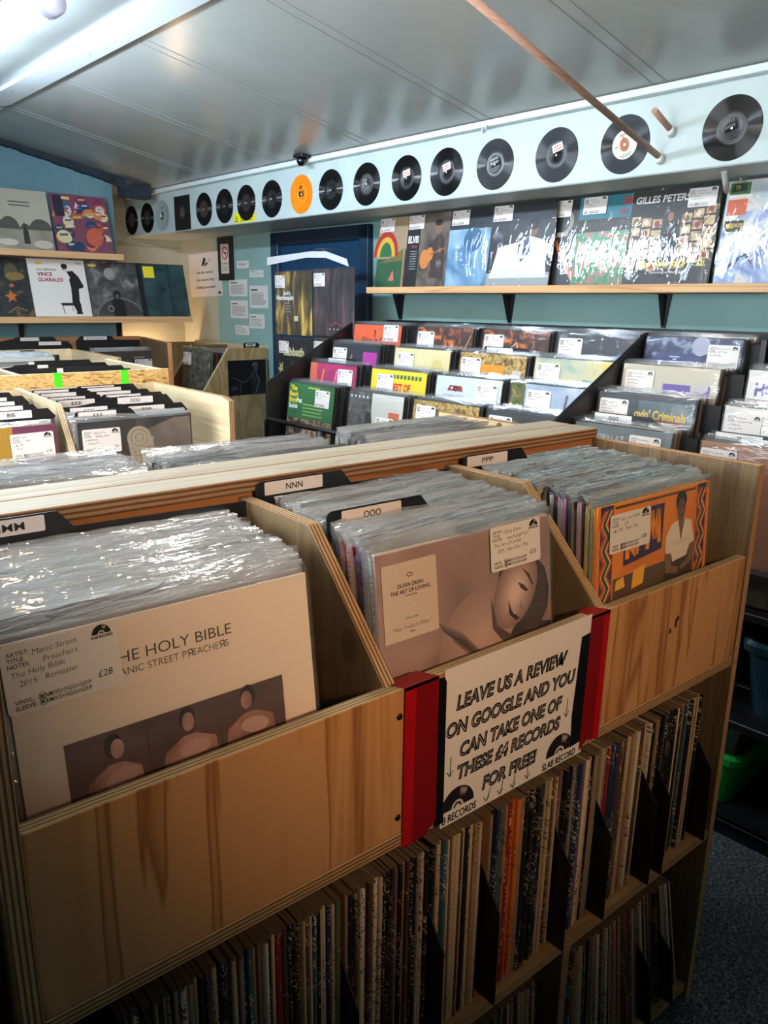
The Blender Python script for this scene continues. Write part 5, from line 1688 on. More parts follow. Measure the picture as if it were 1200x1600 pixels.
def c_orange(a):
    a.text('Alice in C', -0.105, 0.232, 0.030, (70, 36, 26), width=0.15, bold=0.015); a.ell(-0.012, 0.285, 0.006, 0.009, (70, 36, 26)); a.line([(-0.012, 0.282), (-0.012, 0.262)], 0.006, (70, 36, 26))
def c_hel(a):
    a.text('d   Hel', 0.0, 0.225, 0.030, (206, 134, 70), width=0.10, tilt=-0.08, bold=-0.01); a.line([(-0.02, 0.15), (0.05, 0.25), (0.09, 0.17), (0.15, 0.29)], 0.003, (236, 180, 110))
def c_fire(a):
    a.line([(-0.05, 0.22), (0.01, 0.27), (0.06, 0.18)], 0.003, (240, 200, 150)); a.poly([(0.06, 0.10), (0.10, 0.25), (0.13, 0.12)], (228, 120, 60))
def c_dblue(a):
    a.poly([(0.05, 0.0), (0.07, 0.24), (0.1575, 0.27), (0.1575, 0.0)], (92, 110, 140)); a.rect(0.02, 0.0, 0.024, 0.30, (90, 90, 96))
def c_navy(a):
    a.rect(0.055, 0.0, 0.145, 0.285, (176, 44, 150)); a.poly([(0.06, 0.14), (0.09, 0.25), (0.14, 0.16)], (220, 120, 206)); a.line([(-0.04, 0.22), (-0.02, 0.27)], 0.006, (206, 140, 70))
def c_cream(a):
    a.ell(-0.10, 0.17, 0.05, 0.05, (40, 38, 34)); a.ell(0.09, 0.25, 0.03, 0.03, (206, 190, 128)); a.text('BASH', 0.01, 0.165, 0.050, (196, 186, 136), width=0.13, bold=0.0)
def c_gold(a):
    a.rect(-0.05, 0.245, 0.06, 0.275, (226, 150, 16)); a.rect(0.10, 0.20, 0.14, 0.26, (200, 196, 186))
def c_scen(a):
    a.poly([(0.0, 0.20), (0.05, 0.25), (0.11, 0.24), (0.1575, 0.15), (0.03, 0.12)], (76, 152, 160))
    for q in range(5):
        a.ell(-0.01 + 0.035 * q, 0.185 + 0.03 * ((q * 3) % 2), 0.026, 0.030, (222, 214, 190))
    a.poly([(0.10, 0.315), (0.1575, 0.315), (0.1575, 0.20)], (216, 198, 120))
def c_pink(a):
    a.poly([(-0.1575, 0.0), (-0.1575, 0.315), (-0.11, 0.315), (-0.10, 0.0)], (206, 106, 76))
    a.ring(-0.01, 0.13, 0.045, 0.085, (226, 84, 150)); a.ell(0.0, 0.155, 0.04, 0.035, (40, 26, 40))
    for q in range(5):
        a.line([(-0.08 + q * 0.045, 0.20), (-0.06 + q * 0.045, 0.29)], 0.010, [(226, 150, 60), (120, 60, 130), (236, 120, 170)][q % 3])
def c_yell(a):
    a.text('BEST OF', 0.02, 0.235, 0.028, (206, 50, 30), width=0.11, bold=0.05, align='c'); a.text('SPRINGFIELD', 0.03, 0.185, 0.034, (206, 50, 30), width=0.22, bold=0.05, align='c')
    for q in range(9):
        a.rect(-0.05 + q * 0.021, 0.283, -0.036 + q * 0.021, 0.299, (40, 110, 70))
    a.rect(-0.1575, 0.0, 0.1575, 0.155, CROWD)
def c_white(a):
    a.poly([(-0.10, 0.262), (-0.088, 0.282), (-0.03, 0.282), (-0.022, 0.262)], (150, 34, 48)); a.rect(-0.082, 0.268, -0.072, 0.277, (216, 214, 212)); a.ring(-0.06, 0.270, 0.005, 0.010, (40, 30, 40))
    for q in range(8):
        a.rect(-0.115 + q * 0.013, 0.240, -0.108 + q * 0.013, 0.250, (170, 170, 182))
def c_skyb(a):
    a.rect(-0.1575, 0.0, -0.095, 0.315, mottle('green_gold_strip', [(0.35, (52, 72, 40)), (0.55, (110, 110, 60)), (0.7, (206, 160, 70))], 30, 4, 0.35))
    a.line([(0.0, 0.19), (0.02, 0.23), (0.05, 0.235), (0.07, 0.20)], 0.012, (104, 104, 110)); a.line([(0.065, 0.20), (0.075, 0.29)], 0.010, (104, 104, 110))
    a.text('Jaja', 0.10, 0.23, 0.03, (60, 64, 90), italic=0.4, tilt=0.5, bold=-0.02)
def c_pet(a):
    a.rect(-0.1575, 0.165, 0.1575, 0.315, (40, 112, 58)); a.rect(-0.1575, 0.0, 0.1575, 0.165, CROWD)
    for q, t in enumerate(('The', 'Beach', 'Boys', 'Pet', 'Sounds')):
        a.text(t, -0.150 + (0.006 if q == 0 else 0) + (0.054 if q == 3 else 0), 0.285 - 0.026 * (q if q < 3 else q - 1), 0.020, (240, 206, 30) if q < 3 else (232, 236, 226), bold=0.04, wmax=0.062)
    for q in range(4):
        a.rect(-0.05, 0.225 - q * 0.015, 0.08 + 0.01 * (q % 2), 0.231 - q * 0.015, (140, 180, 90))
    a.rect(-0.02, 0.298, 0.06, 0.304, (200, 190, 80))
    sk = (206, 160, 124)
    for q in range(4):
        a.ell(-0.03 + q * 0.042, 0.112 + 0.012 * (q % 2), 0.014, 0.018, sk); a.poly([(-0.05 + q * 0.042, 0.02), (-0.045 + q * 0.042, 0.09), (-0.014 + q * 0.042, 0.09), (-0.008 + q * 0.042, 0.02)], [(210, 206, 196), (150, 60, 50), (80, 70, 60), (206, 176, 140)][q])
    a.ell(-0.075, 0.125, 0.036, 0.030, (56, 40, 30))
def c_bw(a):
    a.rect(-0.02, 0.0, 0.1575, 0.315, (206, 204, 196)); a.rect(-0.1575, 0.0, -0.02, 0.315, mottle('charcoal_photo', [(0.3, (52, 52, 54)), (0.6, (104, 102, 100)), (0.8, (140, 136, 132))], 30, 4, 0.4))
    a.poly([(-0.02, 0.05), (0.0, 0.14), (-0.02, 0.24), (-0.05, 0.24), (-0.05, 0.05)], (40, 40, 42)); a.ell(-0.03, 0.17, 0.016, 0.026, (170, 166, 160))
    for q in range(5):
        a.rect(-0.148 + 0.024 * q, 0.292, -0.139 + 0.024 * q, 0.301, (226, 224, 220))
    a.rect(0.08, 0.22, 0.14, 0.25, (206, 110, 70)); a.rect(0.07, 0.10, 0.13, 0.16, (70, 70, 74))
def c_none(a):
    a.rect(-0.14, 0.2, -0.03, 0.29, (96, 90, 80))
def c_blue2(a):
    a.rect(-0.13, 0.17, 0.04, 0.265, (60, 68, 120)); a.ell(0.03, 0.29, 0.03, 0.03, (170, 170, 190))
    for q in range(10):
        a.rect(-0.07 + 0.006 * (q % 3), 0.18 + q * 0.008, -0.045 + 0.009 * (q % 4), 0.184 + q * 0.008, (186, 196, 216))
def c_tg(a):
    P = (106, 82, 164)
    a.rect(-0.015, 0.230, 0.075, 0.262, P); a.rect(0.03, 0.16, 0.052, 0.232, P); a.ring(0.10, 0.205, 0.026, 0.040, P); a.rect(0.118, 0.165, 0.136, 0.262, P)
    a.ell(0.11, 0.255, 0.02, 0.014, (190, 184, 190))
def c_crim(a):
    a.rect(-0.02, 0.0, 0.155, 0.30, mottle('slate_photo', [(0.3, (70, 82, 92)), (0.6, (104, 116, 124)), (0.8, (150, 158, 160))], 10, 3, 0.3))
    a.text("ovin' Criminals", -0.030, 0.248, 0.026, (226, 196, 70), width=0.165, bold=0.03); a.text('COME FIND YOURSELF', 0.005, 0.233, 0.012, (206, 72, 116), width=0.125, bold=0.03)
    a.ell(0.08, 0.18, 0.05, 0.03, (206, 206, 206)); 
    for q in range(4):
        a.rect(0.052 + q * 0.013, 0.188, 0.056 + q * 0.013, 0.216, (236, 236, 230))
    a.rect(-0.02, 0.195, 0.02, 0.225, (150, 156, 160))
def c_gor(a):
    a.text('GORILLAZ', -0.095, 0.268, 0.020, (206, 210, 210), width=0.105, bold=-0.005)
def c_hot(a):
    a.text('HOT', -0.135, 0.245, 0.034, (98, 84, 156), width=0.085, bold=0.05)
    a.rrect(-0.130, 0.165, -0.02, 0.232, 0.003, (186, 96, 52)); a.rect(-0.10, 0.214, -0.03, 0.221, (220, 196, 170)); a.rect(-0.092, 0.200, -0.03, 0.206, (220, 196, 170)); a.rect(-0.115, 0.182, -0.03, 0.187, (150, 80, 50))
def c_palm(a):
    a.rect(-0.1575, 0.0, 0.1575, 0.20, (40, 44, 44)); a.rect(-0.05, 0.04, -0.03, 0.20, (206, 206, 196)); a.poly([(0.0, 0.14), (0.05, 0.20), (0.10, 0.13), (0.13, 0.19), (0.1575, 0.1), (0.0, 0.05)], (116, 124, 66))
def c_tan(a):
    a.scrawl(0.02, 0.262, 0.12, 0.03, (66, 52, 60), random.Random(6), 0.003)
FR = [  # column, tier, cover colour, draw, label, sticker x
    (1, 4, (222, 98, 54), c_orange, 'orange sleeve with dark brush lettering, top tier of the rack at its far end', 0.045, 0.02),
    (2, 4, fire(), c_hel, 'dark coppery sleeve with a white sticker, top tier, second from the far end', -0.150, 0.0),
    (3, 4, fire('ember_reflect_print'), c_fire, 'ember-coloured sleeve, top tier of the rack above the gold busy one', -0.148, 0.0),
    (4, 4, (66, 64, 72), c_dblue, 'dark grey sleeve with a dull blue corner, top tier beside the black slanting divider', -0.150, 0.0),
    (5, 4, STORM, c_blue2, 'blue mottled sleeve, top tier, first past the black slanting divider', 0.055, 0.0),
    (1, 3, (40, 42, 52), c_navy, 'dark navy sleeve with a magenta block, third tier up at the far end', -0.152, 0.0),
    (2, 3, (214, 204, 158), c_cream, 'cream sleeve with embossed pale letters, third tier up', -0.138, 0.0),
    (3, 3, GOLD, c_gold, 'gold busy sleeve with an orange bar, third tier up', -0.148, 0.0),
    (4, 3, BLOOM, c_scen, 'pale scenic sleeve with white blossom shapes, third tier up', -0.146, 0.0),
    (5, 3, (196, 188, 168), c_tg, 'cream sleeve with large purple shapes, past the black slanting divider', -0.145, 0.0),
    (1, 2, (176, 40, 96), c_pink, 'magenta and orange painted sleeve, second tier at the far end', 0.040, 0.0),
    (2, 2, (232, 206, 40), c_yell, 'bright yellow sleeve with red lettering, second tier', -0.120, 0.0),
    (3, 2, (206, 214, 212), c_white, 'white sleeve with a small dark red emblem, second tier', 0.045, 0.0),
    (4, 2, SKY, c_skyb, 'pale blue sky sleeve with a bent grey pipe, second tier', -0.085, 0.0),
    (5, 2, (60, 66, 74), c_crim, 'slate sleeve with yellow title lettering over a pale car, past the slanting divider', -0.150, 0.0),
    (6, 3, (214, 210, 202), c_hot, 'pale sleeve with purple capitals and a rust sticker, top right of the rack', None, 0.0),
    (1, 1, (40, 112, 58), c_pet, 'green-topped sleeve with yellow lettering over a group photo, lowest tier', 0.035, 0.0),
    (2, 1, (120, 118, 116), c_bw, 'grey and white photo sleeve, lowest tier, second from the far end', 0.015, -0.07),
    (3, 1, GOLD, c_none, 'pale gold patterned sleeve, lowest tier, just over the bins', -0.140, 0.0),
    (4, 1, (52, 56, 60), c_none, 'dark sleeve mostly hidden behind the wooden rail, lowest tier', -0.148, 0.0),
    (5, 1, (110, 120, 124), c_gor, 'grey sleeve with white capitals, lowest tier past the slanting divider', 0.030, 0.0),
    (6, 2, (206, 204, 196), c_palm, 'pale sleeve with dark blocks and palm leaves, at the right edge below the purple letters', -0.150, 0.0),
    (6, 1, (160, 106, 70), c_tan, 'tan brown sleeve with dark scrawl at the right edge, just over the end panel', -0.155, 0.0),
]
RPRICE = {(6, 2): '£12', (5, 4): '£32', (5, 3): '£25'}
r = random.Random(77)
for q, (cn, tier, col, draw, lb, sx, dz) in enumerate(FR):
    x, z, y = XT[tier], ZT[tier], RC[cn]
    zb = z - 0.312
    if cn == 6:
        zb = {3: -0.170, 2: -0.262, 1: -0.346}[tier] - 0.312
    o = record('filed_record', rp(x, y, zb), (radians(-7), 0, AR - pi / 2), col, lb, None, FILM_RACK[q % 6])
    art(o, draw)
    if sx is not None:
        price_sticker(o, sx, 0.225 + dz, 0.098, 0.072, -0.0046, [('', '', '', ''), ('', '', ''), ('', '', '', '')][q % 3], RPRICE.get((cn, tier), ''), 100 + q, 0.0, full=cn >= 5)
    grp = 'records filed behind the ' + lb.split(',')[0]
    for k in range(1, 8):
        record('filed_record', rp(x + 0.0125 * k, y + r.uniform(-0.004, 0.004), zb + r.uniform(-0.001, 0.004)), (radians(-7 + r.uniform(-0.6, 0.6)), 0, AR - pi / 2), r.choice(PALES if cn >= 5 else DARK),
               'record filed just behind the ' + lb.split(',')[0], grp, FILM_RACK[(q + k) % 6])
def rack_card(y, x, z, text, label):
    o = empty('divider_card', rp(x, y, z - 0.30), (radians(-6), 0, AR - pi / 2))
    tag(o, label, 'divider card')
    b = MB(); b.prism([(-0.12, 0), (0.14, 0), (0.14, 0.28), (0.08, 0.31), (-0.115, 0.31), (-0.12, 0.30)], 'Y', -0.0008, 0.0008, BLACK, BLACK); b.build('card', o)
    a = Art(-0.001); a.rect(-0.105, 0.283, 0.02, 0.307, (214, 214, 212)); a.text(text, -0.04, 0.289, 0.011, (26, 24, 26), align='c', bold=0.03); a.build('label_strip', o)
rack_card(2.69, 2.20, -0.244, '—', 'black card with a white strip above the magenta painted sleeve')
rack_card(1.86, 2.315, -0.160, 'CCC', 'black card with white CCC strip between the ember and gold sleeves')
rack_card(1.20, 2.055, -0.318, 'GGG', 'black card with white GGG strip under the slate sleeve with a pale car')
rack_card(0.82, 2.055, -0.330, 'III', 'black card with white III strip under the palm leaf sleeve')

# ================================================================== RECORDS SHOWN ON THE SHELVES
def shown(y_left, x, z, rotz, lean, col, draw, label, group=None, film=True, xdir='wall', t=LPT, k=0):
    if xdir == 'wall':
        loc = rp(x, y_left - LPW / 2, z)
    else:
        loc = rp(y_left + LPW / 2, x, z)
    o = record('display_record', loc, (radians(-lean), 0, rotz), col, label, group, FILM_DISP[k % 5] if film else None, None, t)
    art(o, draw, t)
    return o
RW = AR - pi / 2
def s_rasta(a):
    a.rect(-0.1575, 0.0, 0.1575, 0.315, (172, 150, 118)); a.rect(-0.1575, 0.0, 0.02, 0.13, (46, 96, 62)); a.poly([(-0.15, 0.11), (-0.05, 0.14), (0.02, 0.175), (0.02, 0.12)], (120, 112, 60))
    for q, c in enumerate(((176, 40, 44), (216, 180, 50), (50, 110, 66))):
        a.ell(-0.10, 0.14, 0.085 - 0.022 * q, 0.115 - 0.025 * q, c, 0, pi)
    a.rect(0.03, 0.0, 0.045, 0.17, (110, 36, 46)); a.poly([(-0.07, 0.03), (-0.04, 0.08), (-0.03, 0.03)], (206, 120, 96))
def s_elv(a):
    a.rect(-0.1575, 0.0, -0.075, 0.315, (20, 20, 22)); a.rect(-0.075, 0.0, 0.1575, 0.315, mottle('stage_photo', [(0.3, (52, 44, 42)), (0.6, (130, 116, 104)), (0.8, (160, 148, 134))], 8, 3, 0.35))
    a.text('ELVIS', -0.150, 0.195, 0.028, (232, 230, 226), width=0.068, bold=0.05); a.text('Sings', -0.125, 0.172, 0.014, (206, 40, 70), width=0.036, italic=0.3, bold=0.02)
    for q in range(8):
        a.rect(-0.130, 0.155 - q * 0.011, -0.088, 0.158 - q * 0.011, (170, 170, 170))
    a.poly([(0.0, 0.04), (0.01, 0.20), (0.05, 0.235), (0.08, 0.20), (0.09, 0.03)], (66, 46, 44)); a.ell(0.035, 0.255, 0.022, 0.026, (150, 104, 84)); a.ell(0.035, 0.273, 0.023, 0.013, (22, 20, 22))
    a.ell(-0.035, 0.12, 0.030, 0.042, (206, 132, 60)); a.ell(-0.005, 0.14, 0.022, 0.030, (206, 132, 60)); a.line([(0.0, 0.14), (0.085, 0.165)], 0.008, (150, 90, 50))
def s_john(a):
    a.rect(-0.1575, 0.0, 0.1575, 0.235, mottle('blue_jazz_print', [(0.3, (70, 110, 150)), (0.55, (130, 170, 196)), (0.8, (196, 212, 222))], 7, 2, 0.3)); a.text('john col', -0.02, 0.262, 0.020, (60, 84, 92), width=0.11, bold=-0.01)
    a.ell(0.115, 0.16, 0.03, 0.075, (170, 200, 90)); a.ell(-0.02, 0.19, 0.05, 0.05, (60, 104, 140))
def s_suit(a):
    a.rect(-0.1575, 0.0, 0.1575, 0.30, (44, 46, 52)); a.rect(-0.1575, 0.0, 0.1575, 0.05, (150, 156, 160))
    a.poly([(-0.14, 0.03), (-0.11, 0.15), (0.0, 0.17), (0.04, 0.19), (0.12, 0.17), (0.14, 0.03)], (206, 206, 204)); a.poly([(-0.02, 0.15), (0.04, 0.19), (0.06, 0.13), (0.01, 0.09)], (60, 80, 108))
    a.ell(0.06, 0.215, 0.022, 0.028, (110, 78, 62)); a.ell(0.06, 0.232, 0.026, 0.020, (20, 18, 20))
def s_friend(a):
    a.ring(-0.06, 0.235, 0.040, 0.056, (150, 140, 120)); a.text('FRIEND', -0.06, 0.183, 0.014, (190, 184, 170), width=0.075, align='c', bold=0.02); a.poly([(0.0, 0.02), (0.06, 0.20), (0.10, 0.20), (0.12, 0.02)], (70, 44, 34)); a.ell(0.085, 0.235, 0.018, 0.024, (140, 92, 66))
    a.line([(-0.10, 0.20), (0.02, 0.02)], 0.014, (196, 110, 50))
def s_world(a):
    a.rect(-0.1575, 0.235, 0.1575, 0.315, (46, 124, 138)); a.text('ORST  W', 0.02, 0.278, 0.026, (190, 60, 50), width=0.13, bold=0.04); a.text('IN THE', 0.015, 0.243, 0.022, (150, 50, 90), width=0.10, bold=0.04)
    a.rect(-0.1575, 0.19, 0.1575, 0.235, (60, 50, 40)); a.rect(-0.1575, 0.0, 0.1575, 0.19, mottle('green_crowd', [(0.3, (24, 92, 44)), (0.5, (40, 122, 60)), (0.6, (176, 60, 56)), (0.68, (50, 120, 62)), (0.8, (214, 206, 190))], 34, 3, 0.3))
def s_gil(a):
    wall = mottle('cream_shelf_cells', [(0.35, (96, 70, 44)), (0.5, (186, 156, 110)), (0.7, (214, 196, 160))], 40, 2, 0.35)
    a.rect(-0.1575, 0.0, 0.1575, 0.25, (52, 50, 52))
    for s in (-1, 1):
        for i in range(5):
            for j in range(3 if s > 0 else 3):
                x = (0.036 + j * 0.040) if s > 0 else (-0.150 + j * 0.040)
                z = 0.200 - i * 0.036 + (0.012 * j if s > 0 else -0.006 * j)
                a.rect(x, z, x + 0.035, z + 0.029, wall); a.ell(x + 0.017, z + 0.014, 0.009, 0.010, [(120, 84, 50), (216, 206, 186), (150, 60, 50), (190, 170, 120)][(i + j) % 4])
    a.poly([(-0.025, 0.02), (-0.022, 0.16), (-0.012, 0.205), (0.012, 0.205), (0.022, 0.16), (0.025, 0.02)], (32, 34, 40)); a.ell(-0.004, 0.222, 0.011, 0.015, (150, 110, 90))
    a.text('GILLES PETERS', -0.143, 0.272, 0.022, (226, 222, 216), width=0.20, bold=0.03, italic=0.1)
    a.text('Digs America 2', -0.100, 0.060, 0.020, (222, 210, 50), width=0.170, bold=0.02, italic=0.15); a.text('Di', 0.112, 0.058, 0.020, (222, 210, 50), bold=0.02, italic=0.15)
    a.rect(-0.10, 0.053, 0.07, 0.0545, (222, 210, 50)); a.text('Searching at the Edges', -0.055, 0.036, 0.008, (214, 206, 196), width=0.13, italic=0.15)
def s_last(a):
    a.rect(-0.1575, 0.0, 0.1575, 0.315, mottle('blue_white_fantasy', [(0.32, (70, 96, 160)), (0.48, (150, 172, 206)), (0.6, (214, 214, 210)), (0.72, (170, 120, 110)), (0.85, (196, 200, 206))], 12, 4, 0.3))
    a.rect(-0.1575, 0.22, 0.1575, 0.315, mottle('pale_upper_print', [(0.35, (170, 180, 190)), (0.6, (206, 206, 200)), (0.8, (180, 110, 80))], 14, 3, 0.3))
    a.rect(-0.150, 0.273, -0.085, 0.308, (56, 110, 52)); a.rect(-0.138, 0.282, -0.098, 0.304, (22, 40, 24)); a.text('75', -0.134, 0.288, 0.012, (216, 190, 60), bold=0.04)
    a.rect(-0.150, 0.264, -0.080, 0.271, (226, 224, 216)); a.rect(-0.150, 0.210, -0.088, 0.258, (196, 88, 44)); a.rrect(-0.152, 0.158, -0.088, 0.196, 0.004, (216, 190, 60)); a.rrect(-0.150, 0.160, -0.090, 0.194, 0.004, (18, 18, 18))
    a.text('QUALITY', -0.132, 0.174, 0.010, (216, 190, 60), width=0.040, bold=0.03); a.ell(-0.138, 0.178, 0.007, 0.007, (216, 190, 60))
    a.poly([(0.02, 0.05), (0.06, 0.17), (0.12, 0.21), (0.15, 0.12), (0.10, 0.04)], (176, 96, 84)); a.line([(-0.12, 0.05), (-0.07, 0.09), (-0.04, 0.06)], 0.010, (60, 80, 120))
zs = 0.0775
SH = [(2.895, (170, 148, 118), s_rasta, 'beige sleeve with a red, yellow and green arch, far end of the long shelf', (0.016,)),
      (2.690, (20, 20, 22), s_elv, 'black-striped sleeve with a guitarist in the picture, second on the long shelf', (0.03,)),
      (2.420, (34, 38, 50), s_john, 'shiny pale blue sleeve on the long shelf, third from the far end', (0.03,)),
      (2.180, (30, 32, 36), s_suit, 'dark sleeve showing a person in a white suit, on the long shelf', (0.02,)),
      (1.955, (28, 26, 28), s_friend, 'black sleeve with a ring emblem, between the white suit and the green crowd', (0.02,)),
      (1.775, (46, 124, 138), s_world, 'teal-topped sleeve over a green crowd scene on the long shelf', (0.02,)),
      (1.552, (44, 40, 40), s_gil, 'dark sleeve with shelves of discs and yellow lettering on the long shelf', (0.14,)),
      (1.212, (150, 170, 200), s_last, 'blue and white fantasy sleeve with black and yellow label, nearest on the long shelf', None)]
for q, (yl, c, d, lb, sx) in enumerate(SH):
    o = shown(yl, 2.600 - 0.009 * (q % 4), zs, RW, 6.5, c, d, lb, 'records on show along the long wall shelf', True, k=q)
    if sx:
        xx = {0: -0.148, 1: -0.150, 2: -0.145, 3: -0.148, 4: -0.115, 5: -0.140, 6: 0.050}[q]
        price_sticker(o, xx, 0.252 if q != 6 else 0.246, 0.098, 0.060, -0.0062, ('', '', '', ''), '', 300 + q, 0, full=(q == 6))
def b_pan(a):
    a.rect(-0.1575, 0.0, 0.1575, 0.315, mottle('grey_meadow', [(0.3, (120, 116, 106)), (0.7, (172, 166, 152))], 5, 2, 0.45)); a.rect(-0.1575, 0.105, 0.1575, 0.315, (176, 172, 158))
    for q, (x, w_, h_) in enumerate(((-0.13, 0.05, 0.055), (-0.06, 0.05, 0.065), (0.02, 0.03, 0.03), (0.10, 0.06, 0.06))):
        a.ell(x, 0.105, w_, h_, (84, 82, 76), 0, pi)
    a.poly([(0.0, 0.03), (0.004, 0.10), (0.014, 0.125), (0.03, 0.10), (0.032, 0.03)], (52, 50, 48)); a.ell(0.015, 0.128, 0.009, 0.011, (60, 56, 52))
    a.ell(-0.08, 0.035, 0.05, 0.018, (196, 190, 178)); a.ell(0.10, 0.030, 0.05, 0.022, (190, 184, 172))
    for q in range(2):
        a.rect(-0.05, 0.245 - q * 0.018, 0.06, 0.252 - q * 0.018, (96, 92, 86))
def b_stk(a):
    rr = random.Random(12)
    cs = [(196, 200, 206), (150, 48, 64), (206, 206, 196), (176, 90, 60), (70, 90, 130), (206, 196, 150), (110, 50, 80), (40, 60, 90), (206, 120, 80), (196, 170, 90)]
    a.rect(-0.1575, 0, 0.1575, 0.315, (120, 70, 90))
    for q in range(46):
        x, z, s = rr.uniform(-0.14, 0.14), rr.uniform(0.02, 0.295), rr.uniform(0.022, 0.040)
        x, z = max(-0.1575 + s, min(0.1575 - s, x)), max(s, min(0.315 - s, z))
        c = rr.choice(cs)
        a.ell(x, z, s, s * 0.9, c) if q % 3 else a.ell(x, z, s, s, c, 0.1, pi + 0.1)
        c2 = rr.choice(cs)
        a.line([(x - s * 0.6, z + s * 0.2), (x + s * 0.6, z + s * 0.3)], s * 0.3, c2)
    a.ell(0.06, 0.085, 0.048, 0.050, (190, 96, 70)); a.rect(-0.145, 0.19, -0.09, 0.305, (40, 44, 60)); a.rect(-0.095, 0.285, -0.05, 0.300, (226, 196, 110))
def b_sea(a):
    a.rect(-0.1575, 0, 0.1575, 0.315, mottle('dark_reef_print', [(0.35, (26, 32, 40)), (0.58, (48, 52, 52)), (0.68, (120, 90, 50)), (0.8, (50, 60, 60))], 22, 4, 0.4))
    a.ell(0.07, 0.235, 0.035, 0.05, (84, 78, 56)); a.ell(0.085, 0.215, 0.05, 0.022, (130, 104, 56))
    pts = [(0.05 + (0.036 if q % 2 == 0 else 0.014) * cos(q * pi / 5 + 0.4), 0.105 + (0.036 if q % 2 == 0 else 0.014) * sin(q * pi / 5 + 0.4)) for q in range(10)]
    a.poly(pts, (196, 104, 40)); a.line([(0.02, 0.02), (0.07, 0.05), (0.12, 0.03)], 0.008, (120, 96, 48)); a.ell(0.06, 0.165, 0.012, 0.010, (170, 96, 60))
def b_vin(a):
    K_ = (26, 26, 28)
    a.text('the definitive', -0.112, 0.252, 0.0125, K_, width=0.108, bold=0.01); a.text('VINCE', -0.112, 0.222, 0.020, (150, 34, 60), width=0.082, bold=0.03); a.text('GUARALDI', -0.112, 0.192, 0.020, (150, 34, 60), width=0.134, bold=0.03)
    a.ell(0.044, 0.268, 0.016, 0.020, (206, 200, 190)); a.ell(0.042, 0.279, 0.018, 0.014, K_); a.line([(0.028, 0.262), (0.052, 0.266)], 0.004, K_)
    a.poly([(0.05, 0.25), (0.085, 0.255), (0.115, 0.22), (0.135, 0.17), (0.128, 0.16), (0.105, 0.155), (0.098, 0.09), (0.10, 0.015), (0.070, 0.015), (0.072, 0.03), (0.055, 0.07), (0.062, 0.16), (0.058, 0.20)], K_)
    a.poly([(0.038, 0.235), (0.05, 0.25), (0.066, 0.215), (0.05, 0.195)], (226, 224, 220))
    a.poly([(-0.010, 0.075), (0.10, 0.075), (0.105, 0.062), (-0.005, 0.060)], K_); a.line([(-0.002, 0.06), (0.004, 0.012)], 0.004, K_); a.line([(0.05, 0.06), (0.052, 0.03)], 0.003, K_); a.line([(0.10, 0.06), (0.10, 0.012)], 0.004, K_); a.rect(0.07, 0.012, 0.105, 0.022, K_)
    a.rect(0.11, 0.293, 0.14, 0.298, (120, 120, 120)); a.rect(-0.112, 0.284, -0.078, 0.298, (236, 190, 80))
def b_spc(a):
    a.rect(-0.1575, 0, 0.1575, 0.315, mottle('grey_space_print', [(0.35, (52, 52, 54)), (0.55, (84, 84, 84)), (0.7, (140, 140, 138))], 14, 5, 0.4)); a.ell(-0.02, 0.245, 0.036, 0.036, (132, 132, 130)); a.ell(-0.024, 0.250, 0.028, 0.027, (150, 150, 148))
    a.ell(0.01, -0.02, 0.15, 0.13, (104, 104, 104), 0.15, pi - 0.15); a.ell(0.01, -0.02, 0.14, 0.12, (60, 60, 60), 0.2, pi - 0.2)
    a.poly([(-0.03, 0.0), (-0.035, 0.09), (0.0, 0.115), (0.04, 0.09), (0.045, 0.0)], (26, 26, 28)); a.ell(0.005, 0.125, 0.022, 0.026, (24, 22, 24)); a.ell(0.004, 0.115, 0.011, 0.016, (90, 82, 76)); a.ring(-0.045, 0.045, 0.014, 0.018, (150, 150, 146)); a.rect(-0.14, 0.283, -0.095, 0.298, (236, 190, 90))
def b_grn(a):
    a.rect(-0.1575, 0, 0.1575, 0.315, mottle('dark_teal_print', [(0.3, (28, 44, 50)), (0.6, (50, 78, 82)), (0.8, (72, 100, 102))], 9, 3, 0.4)); a.rect(-0.1575, 0, -0.125, 0.315, (24, 28, 32)); a.rect(0.04, 0, 0.05, 0.315, (36, 48, 52)); a.rect(-0.115, 0.230, -0.045, 0.298, (236, 222, 60))
for xl, z, y, c, d, lb in ((1.375, 0.2595, 4.505, (172, 168, 156), b_pan, 'grey landscape sleeve with a seated figure, upper shelf of the back wall'), (1.706, 0.2595, 4.505, (150, 48, 64), b_stk, 'sleeve crowded with round badges, upper shelf of the back wall'),
                           (1.231, -0.0885, 4.495, (40, 44, 48), b_sea, 'dark reef sleeve with an orange star, lower shelf of the back wall'), (1.549, -0.0885, 4.500, (226, 224, 220), b_vin, 'white sleeve with a person in black on a stool, lower shelf of the back wall'),
                           (1.867, -0.0885, 4.495, (70, 70, 72), b_spc, 'grey space sleeve with a person before a planet, lower shelf of the back wall'), (2.170, -0.0885, 4.490, (44, 66, 72), b_grn, 'dark teal sleeve with a yellow note, end of the lower back wall shelf')):
    shown(xl, y, z, AR, 13, c, d, lb, 'records on show on the back wall shelves', False, 'back')

